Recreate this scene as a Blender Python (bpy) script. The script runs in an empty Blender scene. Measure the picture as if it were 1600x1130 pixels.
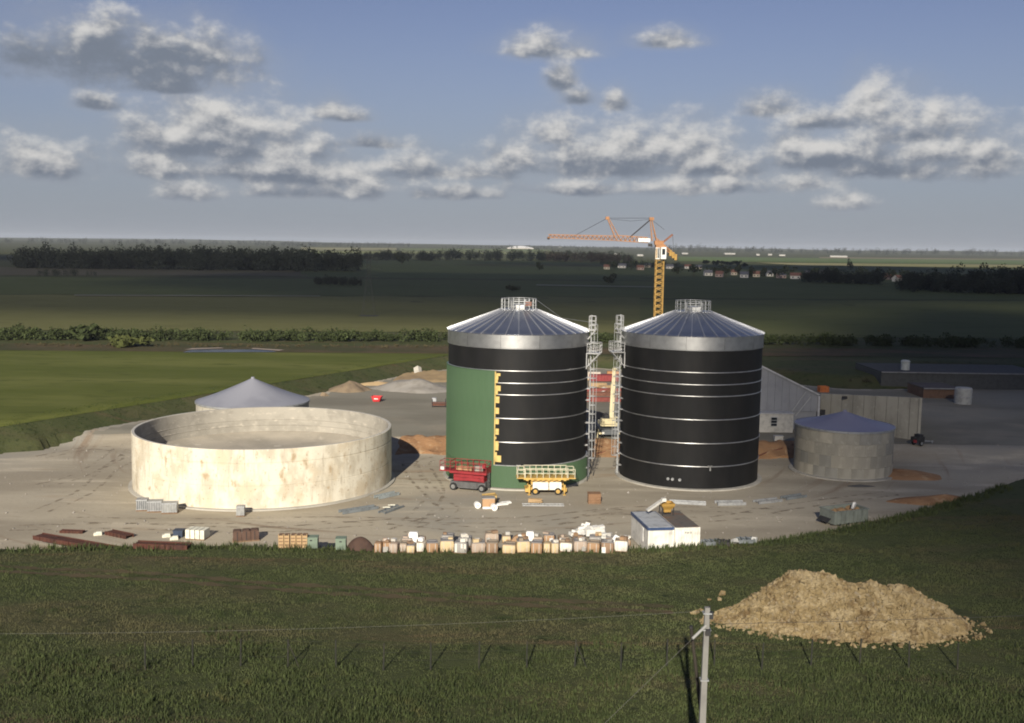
import bpy, math, random
import numpy as np
from mathutils import Vector, Matrix

rnd = random.Random(7)
npr = np.random.default_rng(11)
SC = bpy.context.scene
COL = SC.collection
R_ = math.radians
PI = math.pi

# ------------------------------------------------------------------ camera
CAM_Z, FPX, PITCH, ROLL = 28.3, 1650.0, R_(6.2), R_(0.85)
cam_d = bpy.data.cameras.new('camera')
cam = bpy.data.objects.new('camera', cam_d)
COL.objects.link(cam)
cam_d.sensor_width = 36.0
cam_d.lens = FPX / 1600 * 36.0
cam_d.clip_start = 0.5
cam_d.clip_end = 60000
cam.matrix_world = (Matrix.Translation((0, 0, CAM_Z)) @ Matrix.Rotation(PI / 2 - PITCH, 4, 'X')
                    @ Matrix.Rotation(ROLL, 4, 'Z'))
SC.camera = cam

# ------------------------------------------------------------------ exposure
SC.view_settings.view_transform = 'Standard'
SC.view_settings.look = 'None'
SC.view_settings.gamma = 1.0
SC.view_settings.exposure = 0.55
SC.view_settings.use_curve_mapping = False
SC.cycles.use_denoising = True
SC.cycles.filter_width = 1.9
SC.cycles.max_bounces = 4
SC.cycles.diffuse_bounces = 2
SC.cycles.glossy_bounces = 2
SC.cycles.volume_bounces = 0
SC.cycles.transparent_max_bounces = 12

# ------------------------------------------------------------------ sun
SUN_EL, SUN_AZ = R_(23.0), R_(8.0)        # low sun behind the camera, a little to the left
TO_SUN = Vector((-math.sin(SUN_AZ) * math.cos(SUN_EL), -math.cos(SUN_AZ) * math.cos(SUN_EL), math.sin(SUN_EL)))
sun_d = bpy.data.lights.new('sun', 'SUN')
sun_d.energy = 4.6
sun_d.angle = R_(0.53)
sun_d.color = (1.0, 0.92, 0.79)
sun = bpy.data.objects.new('sun', sun_d)
COL.objects.link(sun)
sun.rotation_euler = TO_SUN.to_track_quat('Z', 'Y').to_euler()

# ------------------------------------------------------------------ photo geometry helpers
def ray(px, py):
    x, y = px - 800.0, 565.0 - py
    c, s = math.cos(ROLL), math.sin(ROLL)
    x, y = x * c - y * s, x * s + y * c
    return Vector((x, FPX * math.cos(PITCH) + y * math.sin(PITCH), -FPX * math.sin(PITCH) + y * math.cos(PITCH)))

def at(px, py, z=0.0):
    d = ray(px, py)
    t = (z - CAM_Z) / d.z
    return Vector((d.x * t, d.y * t, z))

def pp(px, py, Y):
    d = ray(px, py)
    t = Y / d.y
    return Vector((d.x * t, Y, CAM_Z + d.z * t))

# ------------------------------------------------------------------ world: sky with cumulus
PUFFS = [  # photo x, y, half width, half height, grey
    (190, 92, 120, 34, 0.8), (140, 74, 60, 34, 0.6), (262, 78, 75, 28, 0.7), (330, 80, 42, 20, 0.3), (262, 132, 50, 12, 0.9),
    (330, 176, 48, 28, 0), (290, 205, 62, 34, 0.15), (385, 198, 62, 32, 0), (440, 214, 48, 26, 0), (360, 228, 130, 22, 0.45),
    (250, 252, 40, 22, 0), (390, 264, 150, 18, 0.4), (500, 274, 80, 18, 0.1), (300, 299, 42, 13, 0.05), (572, 292, 38, 19, -0.1), (480, 297, 80, 14, 0.2),
    (690, 266, 74, 13, 0.2), (662, 260, 30, 18, -0.1), (740, 268, 26, 12, 0), (715, 300, 60, 11, 0.3),
    (870, 205, 36, 22, -0.1), (915, 240, 90, 30, 0.2), (1000, 240, 80, 26, 0.1), (1100, 228, 52, 30, -0.1), (812, 240, 30, 22, 0), (950, 262, 130, 16, 0.4), (1100, 258, 80, 16, 0.3),
    (1080, 290, 90, 13, 0.05), (900, 294, 70, 10, 0.3), (1040, 222, 30, 18, -0.1),
    (845, 72, 48, 16, 0.1), (905, 80, 30, 11, 0.1), (880, 118, 18, 20, 0.3), (905, 152, 22, 11, 0.3), (960, 158, 18, 13, 0.3), (1040, 62, 38, 12, 0.1),
    (1362, 160, 32, 26, -0.25), (1405, 178, 34, 24, -0.2), (1448, 182, 30, 20, -0.2), (1440, 205, 52, 18, 0.5), (1448, 236, 46, 20, 0), (1300, 240, 75, 24, 0.2), (1238, 222, 34, 24, 0), (1270, 250, 70, 16, 0.35),
    (1258, 282, 46, 16, -0.05), (1312, 316, 34, 12, 0), (1205, 166, 36, 15, 0.2), (1375, 262, 95, 16, 0.5), (1540, 240, 70, 30, 0.1),
    (520, 172, 22, 12, 0.3), (545, 180, 24, 9, 0.3), (580, 222, 42, 9, 0.4), (150, 160, 24, 10, 0.4), (50, 250, 60, 26, 0.1), (1280, 190, 40, 12, 0.3)]

world = bpy.data.worlds.new('World')
SC.world = world
world.use_nodes = True

def N(nt, typ, **kw):
    n = nt.nodes.new(typ)
    for k, v in kw.items():
        setattr(n, k, v)
    return n

def math_n(nt, op, a, b=None, clamp=False):
    n = N(nt, 'ShaderNodeMath', operation=op, use_clamp=clamp)
    for i, q in enumerate((a, b)):
        if q is None:
            continue
        if isinstance(q, (int, float)):
            n.inputs[i].default_value = q
        else:
            nt.links.new(q, n.inputs[i])
    return n.outputs[0]

def vmath(nt, op, a, b=None, c=None):
    n = N(nt, 'ShaderNodeVectorMath', operation=op)
    for i, q in enumerate((a, b, c)):
        if q is None:
            continue
        if isinstance(q, (tuple, list)):
            n.inputs[i].default_value = q
        else:
            nt.links.new(q, n.inputs[i])
    return n.outputs[1] if op == 'LENGTH' else n.outputs[0]

def cloud_group():
    g = bpy.data.node_groups.new('cloud_field', 'ShaderNodeTree')
    g.interface.new_socket('P', in_out='INPUT', socket_type='NodeSocketVector')
    g.interface.new_socket('F', in_out='OUTPUT', socket_type='NodeSocketFloat')
    g.interface.new_socket('Veil', in_out='OUTPUT', socket_type='NodeSocketFloat')
    g.interface.new_socket('Lit', in_out='OUTPUT', socket_type='NodeSocketFloat')
    gi, go = N(g, 'NodeGroupInput'), N(g, 'NodeGroupOutput')
    P = gi.outputs[0]
    # fractal outline
    n1 = N(g, 'ShaderNodeTexNoise'); n1.noise_dimensions = '2D'
    n1.inputs['Scale'].default_value = 24; n1.inputs['Detail'].default_value = 9; n1.inputs['Roughness'].default_value = 0.6
    g.links.new(vmath(g, 'MULTIPLY', P, (1.0, 1.5, 1.0)), n1.inputs['Vector'])
    n2 = N(g, 'ShaderNodeTexNoise'); n2.noise_dimensions = '2D'
    n2.inputs['Scale'].default_value = 24; n2.inputs['Detail'].default_value = 4; n2.inputs['Roughness'].default_value = 0.55
    g.links.new(vmath(g, 'MULTIPLY_ADD', P, (1.0, 1.5, 1.0), (-0.006, 0.012, 0)), n2.inputs['Vector'])
    S = Sy = None
    K = 5.0
    base = math.exp(-K)
    for (x, y, w, h, gr) in PUFFS:
        d = ray(x, y + 0.45 * h)                       # flat base, domed top
        az, el = math.atan2(d.x, d.y), math.atan2(d.z, math.hypot(d.x, d.y))
        sx, sy = FPX / (w * 1.45), FPX / (h * 2.05)
        q = vmath(g, 'MULTIPLY_ADD', P, (sx, sy, 0), (-az * sx, -el * sy, 0))
        q2 = vmath(g, 'MULTIPLY_ADD', vmath(g, 'MINIMUM', q, (1000, 0, 0)), (0, 1.6, 0), q)
        ln = vmath(g, 'LENGTH', q2)
        wgt = math_n(g, 'POWER', base, ln)
        sp = N(g, 'ShaderNodeSeparateXYZ'); g.links.new(q, sp.inputs[0])
        yy = math_n(g, 'SUBTRACT', sp.outputs[1], gr)
        if S is None:
            S, Sy = wgt, math_n(g, 'MULTIPLY', wgt, yy)
        else:
            S = math_n(g, 'ADD', S, wgt)
            ma = N(g, 'ShaderNodeMath', operation='MULTIPLY_ADD')
            g.links.new(wgt, ma.inputs[0]); g.links.new(yy, ma.inputs[1]); g.links.new(Sy, ma.inputs[2])
            Sy = ma.outputs[0]
    S = math_n(g, 'MAXIMUM', S, 1e-9)
    f = math_n(g, 'ADD', 0.95, math_n(g, 'DIVIDE', math_n(g, 'LOGARITHM', S, math.e), K))
    f = math_n(g, 'MAXIMUM', f, -1.2)
    g.links.new(math_n(g, 'ADD', f, math_n(g, 'MULTIPLY', math_n(g, 'SUBTRACT', n2.outputs['Fac'], 0.5), 0.9)), go.inputs[1])
    f = math_n(g, 'ADD', f, math_n(g, 'MULTIPLY', math_n(g, 'SUBTRACT', n1.outputs['Fac'], 0.5), 1.9))
    g.links.new(f, go.inputs[0])
    lit = math_n(g, 'ADD', math_n(g, 'MULTIPLY', math_n(g, 'DIVIDE', Sy, S), 0.62), math_n(g, 'MULTIPLY', math_n(g, 'SUBTRACT', n1.outputs['Fac'], n2.outputs['Fac']), 1.9))
    g.links.new(lit, go.inputs[2])
    return g

def build_world():
    nt = world.node_tree
    nt.nodes.clear()
    out, bg = N(nt, 'ShaderNodeOutputWorld'), N(nt, 'ShaderNodeBackground')
    sky = N(nt, 'ShaderNodeTexSky', sky_type='NISHITA')
    sky.sun_disc = False
    sky.sun_elevation = SUN_EL
    sky.sun_rotation = PI + SUN_AZ
    sky.altitude = 150
    sky.air_density = 1.0
    sky.dust_density = 0.4
    sky.ozone_density = 2.0
    bg.inputs['Strength'].default_value = 0.05
    geo = N(nt, 'ShaderNodeTexCoord')
    sep = N(nt, 'ShaderNodeSeparateXYZ')
    nt.links.new(geo.outputs['Generated'], sep.inputs[0])
    X, Y, Z = sep.outputs
    az = math_n(nt, 'ARCTAN2', X, Y)
    az = N_wrap(nt, az)
    el = math_n(nt, 'ARCSINE', Z)
    com = N(nt, 'ShaderNodeCombineXYZ')
    nt.links.new(az, com.inputs[0]); nt.links.new(el, com.inputs[1])
    P = com.outputs[0]
    grp = cloud_group()
    g1 = N(nt, 'ShaderNodeGroup'); g1.node_tree = grp
    nt.links.new(P, g1.inputs[0])
    dens = N(nt, 'ShaderNodeMapRange', interpolation_type='SMOOTHSTEP')
    nt.links.new(g1.outputs[0], dens.inputs['Value'])
    dens.inputs['From Min'].default_value = -0.18; dens.inputs['From Max'].default_value = 0.74
    dens.inputs['To Max'].default_value = 0.93
    dif = g1.outputs[2]      # sunlit domes, grey flat bases
    lit = N(nt, 'ShaderNodeMapRange', interpolation_type='SMOOTHSTEP')
    nt.links.new(dif, lit.inputs['Value'])
    lit.inputs['From Min'].default_value = -0.45; lit.inputs['From Max'].default_value = 0.60
    ramp = N(nt, 'ShaderNodeMix', data_type='RGBA')
    nt.links.new(lit.outputs[0], ramp.inputs[0])
    ramp.inputs[6].default_value = (2.5, 2.9, 3.6, 1)
    ramp.inputs[7].default_value = (9.4, 9.2, 8.9, 1)
    mix = N(nt, 'ShaderNodeMix', data_type='RGBA')
    # clouds thin out into the bright air low over the horizon
    low = N(nt, 'ShaderNodeMapRange', interpolation_type='SMOOTHSTEP')
    nt.links.new(el, low.inputs['Value'])
    low.inputs['From Min'].default_value = 0.008; low.inputs['From Max'].default_value = 0.05
    nt.links.new(math_n(nt, 'MULTIPLY', dens.outputs[0], low.outputs[0]), mix.inputs[0])
    hs = N(nt, 'ShaderNodeHueSaturation'); hs.inputs['Saturation'].default_value = SKY_SAT; hs.inputs['Value'].default_value = SKY_VAL
    nt.links.new(sky.outputs[0], hs.inputs['Color'])
    # dusty air all round the horizon
    air = N(nt, 'ShaderNodeMix', data_type='RGBA')
    lowair = N(nt, 'ShaderNodeMapRange', interpolation_type='SMOOTHSTEP')
    nt.links.new(el, lowair.inputs['Value'])
    lowair.inputs['From Min'].default_value = -0.02; lowair.inputs['From Max'].default_value = 0.24
    lowair.inputs['To Min'].default_value = 0.85; lowair.inputs['To Max'].default_value = 0.0
    nt.links.new(lowair.outputs[0], air.inputs[0])
    tint = N(nt, 'ShaderNodeMix', data_type='RGBA', blend_type='MULTIPLY')
    tint.inputs[0].default_value = 1.0
    nt.links.new(hs.outputs[0], tint.inputs[6])
    tint.inputs[7].default_value = (1.04, 0.93, 1.10, 1)
    nt.links.new(tint.outputs[2], air.inputs[6])
    air.inputs[7].default_value = (3.7, 4.4, 5.35, 1)
    veil = N(nt, 'ShaderNodeMapRange', interpolation_type='SMOOTHSTEP')     # thin cloud mist round the heaps
    nt.links.new(g1.outputs[1], veil.inputs['Value'])
    veil.inputs['From Min'].default_value = -0.75; veil.inputs['From Max'].default_value = 0.6; veil.inputs['To Max'].default_value = 0.5
    vm = N(nt, 'ShaderNodeMix', data_type='RGBA')
    nt.links.new(veil.outputs[0], vm.inputs[0])
    nt.links.new(air.outputs[2], vm.inputs[6])
    vm.inputs[7].default_value = (4.6, 5.0, 5.7, 1)
    nt.links.new(vm.outputs[2], mix.inputs[6])
    nt.links.new(ramp.outputs[2], mix.inputs[7])
    nt.links.new(mix.outputs[2], bg.inputs['Color'])
    nt.links.new(bg.outputs[0], out.inputs[0])

SKY_SAT, SKY_VAL = 0.92, 0.80
def N_wrap(nt, a):      # the same cloud field repeats every 72 degrees of azimuth all round the sky
    n = N(nt, 'ShaderNodeMath', operation='WRAP')
    nt.links.new(a, n.inputs[0]); n.inputs[1].default_value = R_(36); n.inputs[2].default_value = R_(-36)
    return n.outputs[0]
build_world()
world.cycles.sampling_method = 'MANUAL'
world.cycles.sample_map_resolution = 256

# ------------------------------------------------------------------ materials
MATS = {}
def mat(name, base, layers=(), rough=0.8, metal=0.0, bump=None, coords='obj', R=1.0, spec=0.3, alpha=None):
    """layers: (colour, scale, lo, hi, stretch xyz, detail)"""
    if name in MATS:
        return MATS[name]
    m = bpy.data.materials.new(name)
    m.use_nodes = True
    nt = m.node_tree
    b = nt.nodes['Principled BSDF']
    b.inputs['Roughness'].default_value = rough
    b.inputs['Metallic'].default_value = metal
    b.inputs['Specular IOR Level'].default_value = spec
    if coords == 'world':
        V = N(nt, 'ShaderNodeNewGeometry').outputs['Position']
    else:
        V = N(nt, 'ShaderNodeTexCoord').outputs['Object']
    if coords == 'cyl':
        s = N(nt, 'ShaderNodeSeparateXYZ'); nt.links.new(V, s.inputs[0])
        c = N(nt, 'ShaderNodeCombineXYZ')
        nt.links.new(math_n(nt, 'MULTIPLY', math_n(nt, 'ARCTAN2', s.outputs[1], s.outputs[0]), R), c.inputs[0])
        nt.links.new(s.outputs[2], c.inputs[1])
        V = c.outputs[0]
    def noise(scale, stretch, detail, rg=0.6):
        if len(stretch) == 4:      # wheel-swept arcs round the middle of the yard
            s_ = N(nt, 'ShaderNodeSeparateXYZ'); nt.links.new(vmath(nt, 'ADD', V, (6.0, -150.0, 0.0)), s_.inputs[0])
            rad = math_n(nt, 'SQRT', math_n(nt, 'ADD', math_n(nt, 'MULTIPLY', s_.outputs[0], s_.outputs[0]), math_n(nt, 'MULTIPLY', math_n(nt, 'MULTIPLY', s_.outputs[1], s_.outputs[1]), 1.3)))
            c_ = N(nt, 'ShaderNodeCombineXYZ')
            nt.links.new(math_n(nt, 'MULTIPLY', rad, 0.45), c_.inputs[0])
            nt.links.new(math_n(nt, 'MULTIPLY', math_n(nt, 'ARCTAN2', s_.outputs[1], s_.outputs[0]), 1.6), c_.inputs[1])
            v = c_.outputs[0]
        else:
            v = vmath(nt, 'MULTIPLY', V, stretch)
        n = N(nt, 'ShaderNodeTexNoise')
        n.inputs['Scale'].default_value = scale
        n.inputs['Detail'].default_value = detail
        n.inputs['Roughness'].default_value = rg
        nt.links.new(v, n.inputs['Vector'])
        return n.outputs['Fac']
    cur = None
    for (colr, scale, lo, hi, stretch, detail) in layers:
        mr = N(nt, 'ShaderNodeMapRange', interpolation_type='SMOOTHSTEP')
        nt.links.new(noise(scale, stretch, detail), mr.inputs['Value'])
        mr.inputs['From Min'].default_value = lo; mr.inputs['From Max'].default_value = hi
        mx = N(nt, 'ShaderNodeMix', data_type='RGBA')
        nt.links.new(mr.outputs[0], mx.inputs[0])
        if cur is None:
            mx.inputs[6].default_value = (*base, 1)
        else:
            nt.links.new(cur, mx.inputs[6])
        mx.inputs[7].default_value = (*colr, 1)
        cur = mx.outputs[2]
    if cur is None:
        b.inputs['Base Color'].default_value = (*base, 1)
    else:
        nt.links.new(cur, b.inputs['Base Color'])
    if bump:
        bn = N(nt, 'ShaderNodeBump')
        bn.inputs['Strength'].default_value = bump[1]
        bn.inputs['Distance'].default_value = bump[2]
        nt.links.new(noise(bump[0], (1, 1, 1), 5), bn.inputs['Height'])
        nt.links.new(bn.outputs[0], b.inputs['Normal'])
    if alpha is not None:
        b.inputs['Alpha'].default_value = alpha
    MATS[name] = m
    return m

O3 = (1, 1, 1)
def paint(name, c, rough=0.5, metal=0.0, wear=0.35, dirt=(0.16, 0.13, 0.10)):
    d = tuple(k * 0.72 for k in c)
    return mat(name, c, [(d, 1.3, 0.42, 0.7, O3, 4), (dirt, 3.0, 0.62, 0.62 + wear, (1, 1, 0.5), 6)], rough, metal, spec=0.35)

# ------------------------------------------------------------------ mesh builder
class MB:
    def __init__(s):
        s.v, s.f = [], []
    def add(s, vs, fs):
        o = len(s.v)
        s.v += [tuple(q) for q in vs]
        s.f += [tuple(i + o for i in f) for f in fs]
        return s
    def box(s, c, d, rz=0.0, M=None):
        hx, hy, hz = d[0] / 2, d[1] / 2, d[2] / 2
        cs, sn = math.cos(rz), math.sin(rz)
        vs = []
        for x, y, z in ((-1, -1, -1), (1, -1, -1), (1, 1, -1), (-1, 1, -1), (-1, -1, 1), (1, -1, 1), (1, 1, 1), (-1, 1, 1)):
            p = Vector((x * hx, y * hy, z * hz))
            if M is not None:
                p = M @ p
            vs.append((c[0] + p.x * cs - p.y * sn, c[1] + p.x * sn + p.y * cs, c[2] + p.z))
        return s.add(vs, [(0, 3, 2, 1), (4, 5, 6, 7), (0, 1, 5, 4), (1, 2, 6, 5), (2, 3, 7, 6), (3, 0, 4, 7)])
    def bar(s, a, b, w, h=None, up=Vector((0, 0, 1))):
        a, b = Vector(a), Vector(b)
        h = w if h is None else h
        d = (b - a).normalized()
        if abs(d.dot(up)) > 0.98:
            up = Vector((0, 1, 0))
        x = d.cross(up).normalized() * (w / 2)
        y = x.cross(d).normalized() * (h / 2)
        vs = [a - x - y, a + x - y, a + x + y, a - x + y, b - x - y, b + x - y, b + x + y, b - x + y]
        return s.add(vs, [(0, 1, 2, 3), (7, 6, 5, 4), (0, 4, 5, 1), (1, 5, 6, 2), (2, 6, 7, 3), (3, 7, 4, 0)])
    def tube(s, a, b, r, n=8, r2=None):
        a, b = Vector(a), Vector(b)
        r2 = r if r2 is None else r2
        d = (b - a).normalized()
        up = Vector((0, 0, 1)) if abs(d.z) < 0.95 else Vector((1, 0, 0))
        x = d.cross(up).normalized(); y = x.cross(d)
        vs = []
        for k in range(n):
            t = 2 * PI * k / n
            o = x * math.cos(t) + y * math.sin(t)
            vs += [a + o * r, b + o * r2]
        fs = [(2 * k, 2 * k + 1, (2 * k + 3) % (2 * n), (2 * k + 2) % (2 * n)) for k in range(n)]
        fs += [tuple(2 * k for k in range(n)), tuple(2 * k + 1 for k in reversed(range(n)))]
        return s.add(vs, fs)
    def path(s, pts, r, n=6):
        for a, b in zip(pts[:-1], pts[1:]):
            s.tube(a, b, r, n)
        return s
    def lathe(s, prof, n, a0=0.0, a1=2 * PI, closed_prof=False, c=(0, 0)):
        full = abs(a1 - a0 - 2 * PI) < 1e-6
        m = n if full else n + 1
        k = len(prof)
        vs = []
        for i in range(m):
            t = a0 + (a1 - a0) * i / n
            vs += [(c[0] + r * math.cos(t), c[1] + r * math.sin(t), z) for r, z in prof]
        fs = []
        for i in range(n):
            j = (i + 1) % m
            for q in range(k if closed_prof else k - 1):
                w = (q + 1) % k
                fs.append((i * k + q, j * k + q, j * k + w, i * k + w))
        if closed_prof and not full:
            fs.append(tuple(range(k))); fs.append(tuple(n * k + q for q in reversed(range(k))))
        return s.add(vs, fs)
    def prism(s, poly, z0, z1):
        n = len(poly)
        vs = [(x, y, z0) for x, y in poly] + [(x, y, z1) for x, y in poly]
        fs = [tuple(reversed(range(n))), tuple(range(n, 2 * n))] + [(i, (i + 1) % n, n + (i + 1) % n, n + i) for i in range(n)]
        return s.add(vs, fs)
    def build(s, name, m, parent=None, smooth=None, loc=None):
        me = bpy.data.meshes.new(name)
        me.from_pydata(s.v, [], s.f)
        me.validate()
        me.materials.append(m)
        if smooth is not None:
            me.polygons.foreach_set('use_smooth', [True] * len(me.polygons))
            me.set_sharp_from_angle(angle=R_(smooth))
        return link(name, me, parent, loc)

def link(name, me, parent=None, loc=None):
    o = bpy.data.objects.new(name, me)
    COL.objects.link(o)
    if parent is not None:
        o.parent = parent
    if loc is not None:
        o.location = loc
    return o

def tag(o, label=None, cat=None, group=None, kind=None):
    if label: o['label'] = label
    if cat: o['category'] = cat
    if group: o['group'] = group
    if kind: o['kind'] = kind
    return o

def thing(name, label, cat, loc=(0, 0, 0), rz=0.0, group=None):
    o = bpy.data.objects.new(name, None)
    COL.objects.link(o)
    o.location = loc
    o.rotation_euler = (0, 0, rz)
    o.empty_display_size = 0.3
    return tag(o, label, cat, group)

def copy_tree(o, parent=None):
    c = o.copy()
    COL.objects.link(c)
    c.parent = parent
    for ch in list(o.children):
        copy_tree(ch, c)
    return c

# ------------------------------------------------------------------ terrain
EDGE = [(-330, 845), (-100, 858), (116, 856), (300, 852), (600, 857), (1000, 858), (1100, 850), (1180, 846), (1300, 826), (1420, 799), (1484, 781), (1600, 742)]
POLY = [tuple((at(x, y) * 0.973).xy) for x, y in EDGE]
POLY += [(82, 140), (118, 150), (135, 190), (120, 232), (96, 236), (84, 208), (66, 206), (40, 226), (12, 240), (-13, 231),
         (-20.5, 221), (-26, 210), (-29.5, 201), (-36, 187), (-46, 172), (-56, 157), (-64, 141), (-82, 128), (-110, 118)]
POLY = np.array(POLY)

def sd_poly(x, y):
    x = np.asarray(x, float); y = np.asarray(y, float)
    d2 = np.full(x.shape, 1e18); ins = np.zeros(x.shape, bool)
    n = len(POLY)
    for i in range(n):
        ax, ay = POLY[i]; bx, by = POLY[(i + 1) % n]
        ex, ey = bx - ax, by - ay
        t = np.clip(((x - ax) * ex + (y - ay) * ey) / (ex * ex + ey * ey), 0, 1)
        d2 = np.minimum(d2, (x - ax - t * ex) ** 2 + (y - ay - t * ey) ** 2)
        cr = (ay > y) != (by > y)
        with np.errstate(divide='ignore', invalid='ignore'):
            xi = (bx - ax) * (y - ay) / (by - ay if by != ay else 1e-9) + ax
        ins ^= cr & (x < xi)
    d = np.sqrt(d2)
    return np.where(ins, -d, d)

def ss(a, b, x):
    t = np.clip((np.asarray(x, float) - a) / (b - a), 0, 1)
    return t * t * (3 - 2 * t)

def wob(x, y, s, k=0):
    return (np.sin(x / s + 1.3 * k) * np.cos(y / s * 1.1 + 2.1 * k) + 0.5 * np.sin(x / s * 2.3 + y / s * 1.7 + k) + 0.35 * np.sin(y / s * 3.9 - x / s * 2.9 + k)) / 1.85

def yard_z(x, y):
    x = np.asarray(x, float); y = np.asarray(y, float)
    return 1.4 * ss(141.5, 147.5, y + 0.6 * np.sin(x * 0.35) + 0.02 * x) + 0.03 * wob(x, y, 4.0)

def land_z(x, y):
    x = np.asarray(x, float); y = np.asarray(y, float)
    d = sd_poly(x, y) + 0.35 * wob(x, y, 2.1, 3)
    dd = np.maximum(d, 0)
    hf = 1.2 * ss(0, 1.6, dd) + 0.075 * np.clip(dd - 1.6, 0, 140) + 0.14 * wob(x, y, 5.5) * ss(1, 8, dd)
    hb = 1.4 + 2.0 * ss(0, 7, dd) + 0.12 * wob(x, y, 9) * ss(3, 20, dd)
    w = ss(150, 126, y) 
    out = w * hf + (1 - w) * hb
    r = np.hypot(x, y)
    out = out + ss(2600, 9500, r) * (34 + 16 * wob(x, y, 1500, 1) + 7 * wob(x, y, 610, 4)) + 2.0 * ss(500, 1500, r) * wob(x, y, 420, 2)
    return np.where(d < 0, yard_z(x, y) - 0.35 * ss(0, -1.2, d) , out)

def sd_s(x, y):
    """signed distance to the yard outline, one point"""
    best = 1e18; ins = False
    for (ax, ay, bx, by, ex, ey, l2) in SEGS:
        t = ((x - ax) * ex + (y - ay) * ey) / l2
        t = 0.0 if t < 0 else (1.0 if t > 1 else t)
        q = (x - ax - t * ex) ** 2 + (y - ay - t * ey) ** 2
        if q < best:
            best = q
        if (ay > y) != (by > y) and x < ex * (y - ay) / ey + ax:
            ins = not ins
    return -math.sqrt(best) if ins else math.sqrt(best)
SEGS = []
for _i in range(len(POLY)):
    (_ax, _ay), (_bx, _by) = POLY[_i].tolist(), POLY[(_i + 1) % len(POLY)].tolist()
    SEGS.append((_ax, _ay, _bx, _by, _bx - _ax, _by - _ay, (_bx - _ax) ** 2 + (_by - _ay) ** 2))

def sss(a, b, x):
    t = (x - a) / (b - a)
    t = 0.0 if t < 0 else (1.0 if t > 1 else t)
    return t * t * (3 - 2 * t)

def wobs(x, y, s, k=0):
    return (math.sin(x / s + 1.3 * k) * math.cos(y / s * 1.1 + 2.1 * k) + 0.5 * math.sin(x / s * 2.3 + y / s * 1.7 + k) + 0.35 * math.sin(y / s * 3.9 - x / s * 2.9 + k)) / 1.85

def yz(x, y):
    return 1.4 * sss(141.5, 147.5, y + 0.6 * math.sin(x * 0.35) + 0.02 * x) + 0.03 * wobs(x, y, 4.0)

def lz(x, y, yard=False):
    d = (300.0 if y > 300 else sd_s(x, y))
    if yard and d < 0:
        return yz(x, y)
    d += 0.35 * wobs(x, y, 2.1, 3)
    if d < 0:
        return yz(x, y) - (0 if yard else 0.35 * sss(0, -1.2, d))
    hf = 1.2 * sss(0, 1.6, d) + 0.075 * min(max(d - 1.6, 0), 140) + 0.14 * wobs(x, y, 5.5) * sss(1, 8, d)
    hb = 1.4 + 2.0 * sss(0, 7, d) + 0.12 * wobs(x, y, 9) * sss(3, 20, d)
    w = sss(150, 126, y)
    r = math.hypot(x, y)
    return w * hf + (1 - w) * hb + sss(2600, 9500, r) * (34 + 16 * wobs(x, y, 1500, 1) + 7 * wobs(x, y, 610, 4)) + 2.0 * sss(500, 1500, r) * wobs(x, y, 420, 2)

def hit(px, py, dz=0.0):
    d = ray(px, py)
    d /= math.hypot(d.x, d.y)
    r0, r1 = 20.0, None
    r = 20.0 if d.z >= 0 else min(250.0, max(20.0, (CAM_Z - 18.0) / -d.z))
    r0 = r
    while r < 11500:                      # walk along the sight line until it meets the land
        if CAM_Z + d.z * r < lz(d.x * r, d.y * r, True):
            r1 = r
            break
        r0 = r
        r = r * 1.02
    if r1 is None:
        r0 = r1 = 11500.0
    for _ in range(14):
        r = (r0 + r1) / 2
        if CAM_Z + d.z * r < lz(d.x * r, d.y * r, True):
            r1 = r
        else:
            r0 = r
    x, y = d.x * r1, d.y * r1
    return Vector((x, y, lz(x, y, True) + dz))

def ground(px, py):
    return hit(px, py)

# one sheet to the horizon (polar grid: fine where the camera looks)
def build_land():
    rr = np.concatenate([np.geomspace(14, 60, 50)[:-1], np.geomspace(60, 300, 230)[:-1], np.geomspace(300, 15000, 150)])
    aa = np.concatenate([np.linspace(-180, -38, 30)[:-1], np.linspace(-38, 38, 330)[:-1], np.linspace(38, 180, 30)[:-1]]) * PI / 180
    A, Rr = np.meshgrid(aa, rr)
    X, Y = Rr * np.sin(A), Rr * np.cos(A)
    Z = land_z(X.ravel(), Y.ravel()).reshape(X.shape)
    vs = np.stack([X, Y, Z], -1).reshape(-1, 3)
    vs = np.vstack([vs, [[0, 0, lz(0, 5)]]])
    na, nr = len(aa), len(rr)
    i, j = np.meshgrid(np.arange(nr - 1), np.arange(na), indexing='ij')
    j2 = (j + 1) % na
    q = np.stack([i * na + j, i * na + j2, (i + 1) * na + j2, (i + 1) * na + j], -1).reshape(-1, 4)
    fs = q[:, ::-1].tolist() + [(len(vs) - 1, (k + 1) % na, k) for k in range(na)]
    me = bpy.data.meshes.new('grassland')
    me.from_pydata(vs.tolist(), [], fs)
    me.polygons.foreach_set('use_smooth', [True] * len(me.polygons))
    me.materials.append(mat('grass_ground', (0.064, 0.074, 0.030),
        [((0.082, 0.078, 0.038), 0.09, 0.46, 0.64, (0.5, 1.6, 1), 7), ((0.105, 0.076, 0.044), 0.11, 0.58, 0.70, (0.16, 2.2, 1), 8),
         ((0.026, 0.036, 0.014), 0.7, 0.52, 0.75, O3, 6)], 0.95, bump=(3.0, 0.5, 0.2), coords='world', spec=0.1))
    o = link('grassland', me)
    tag(o, kind='structure')
build_land()

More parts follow.
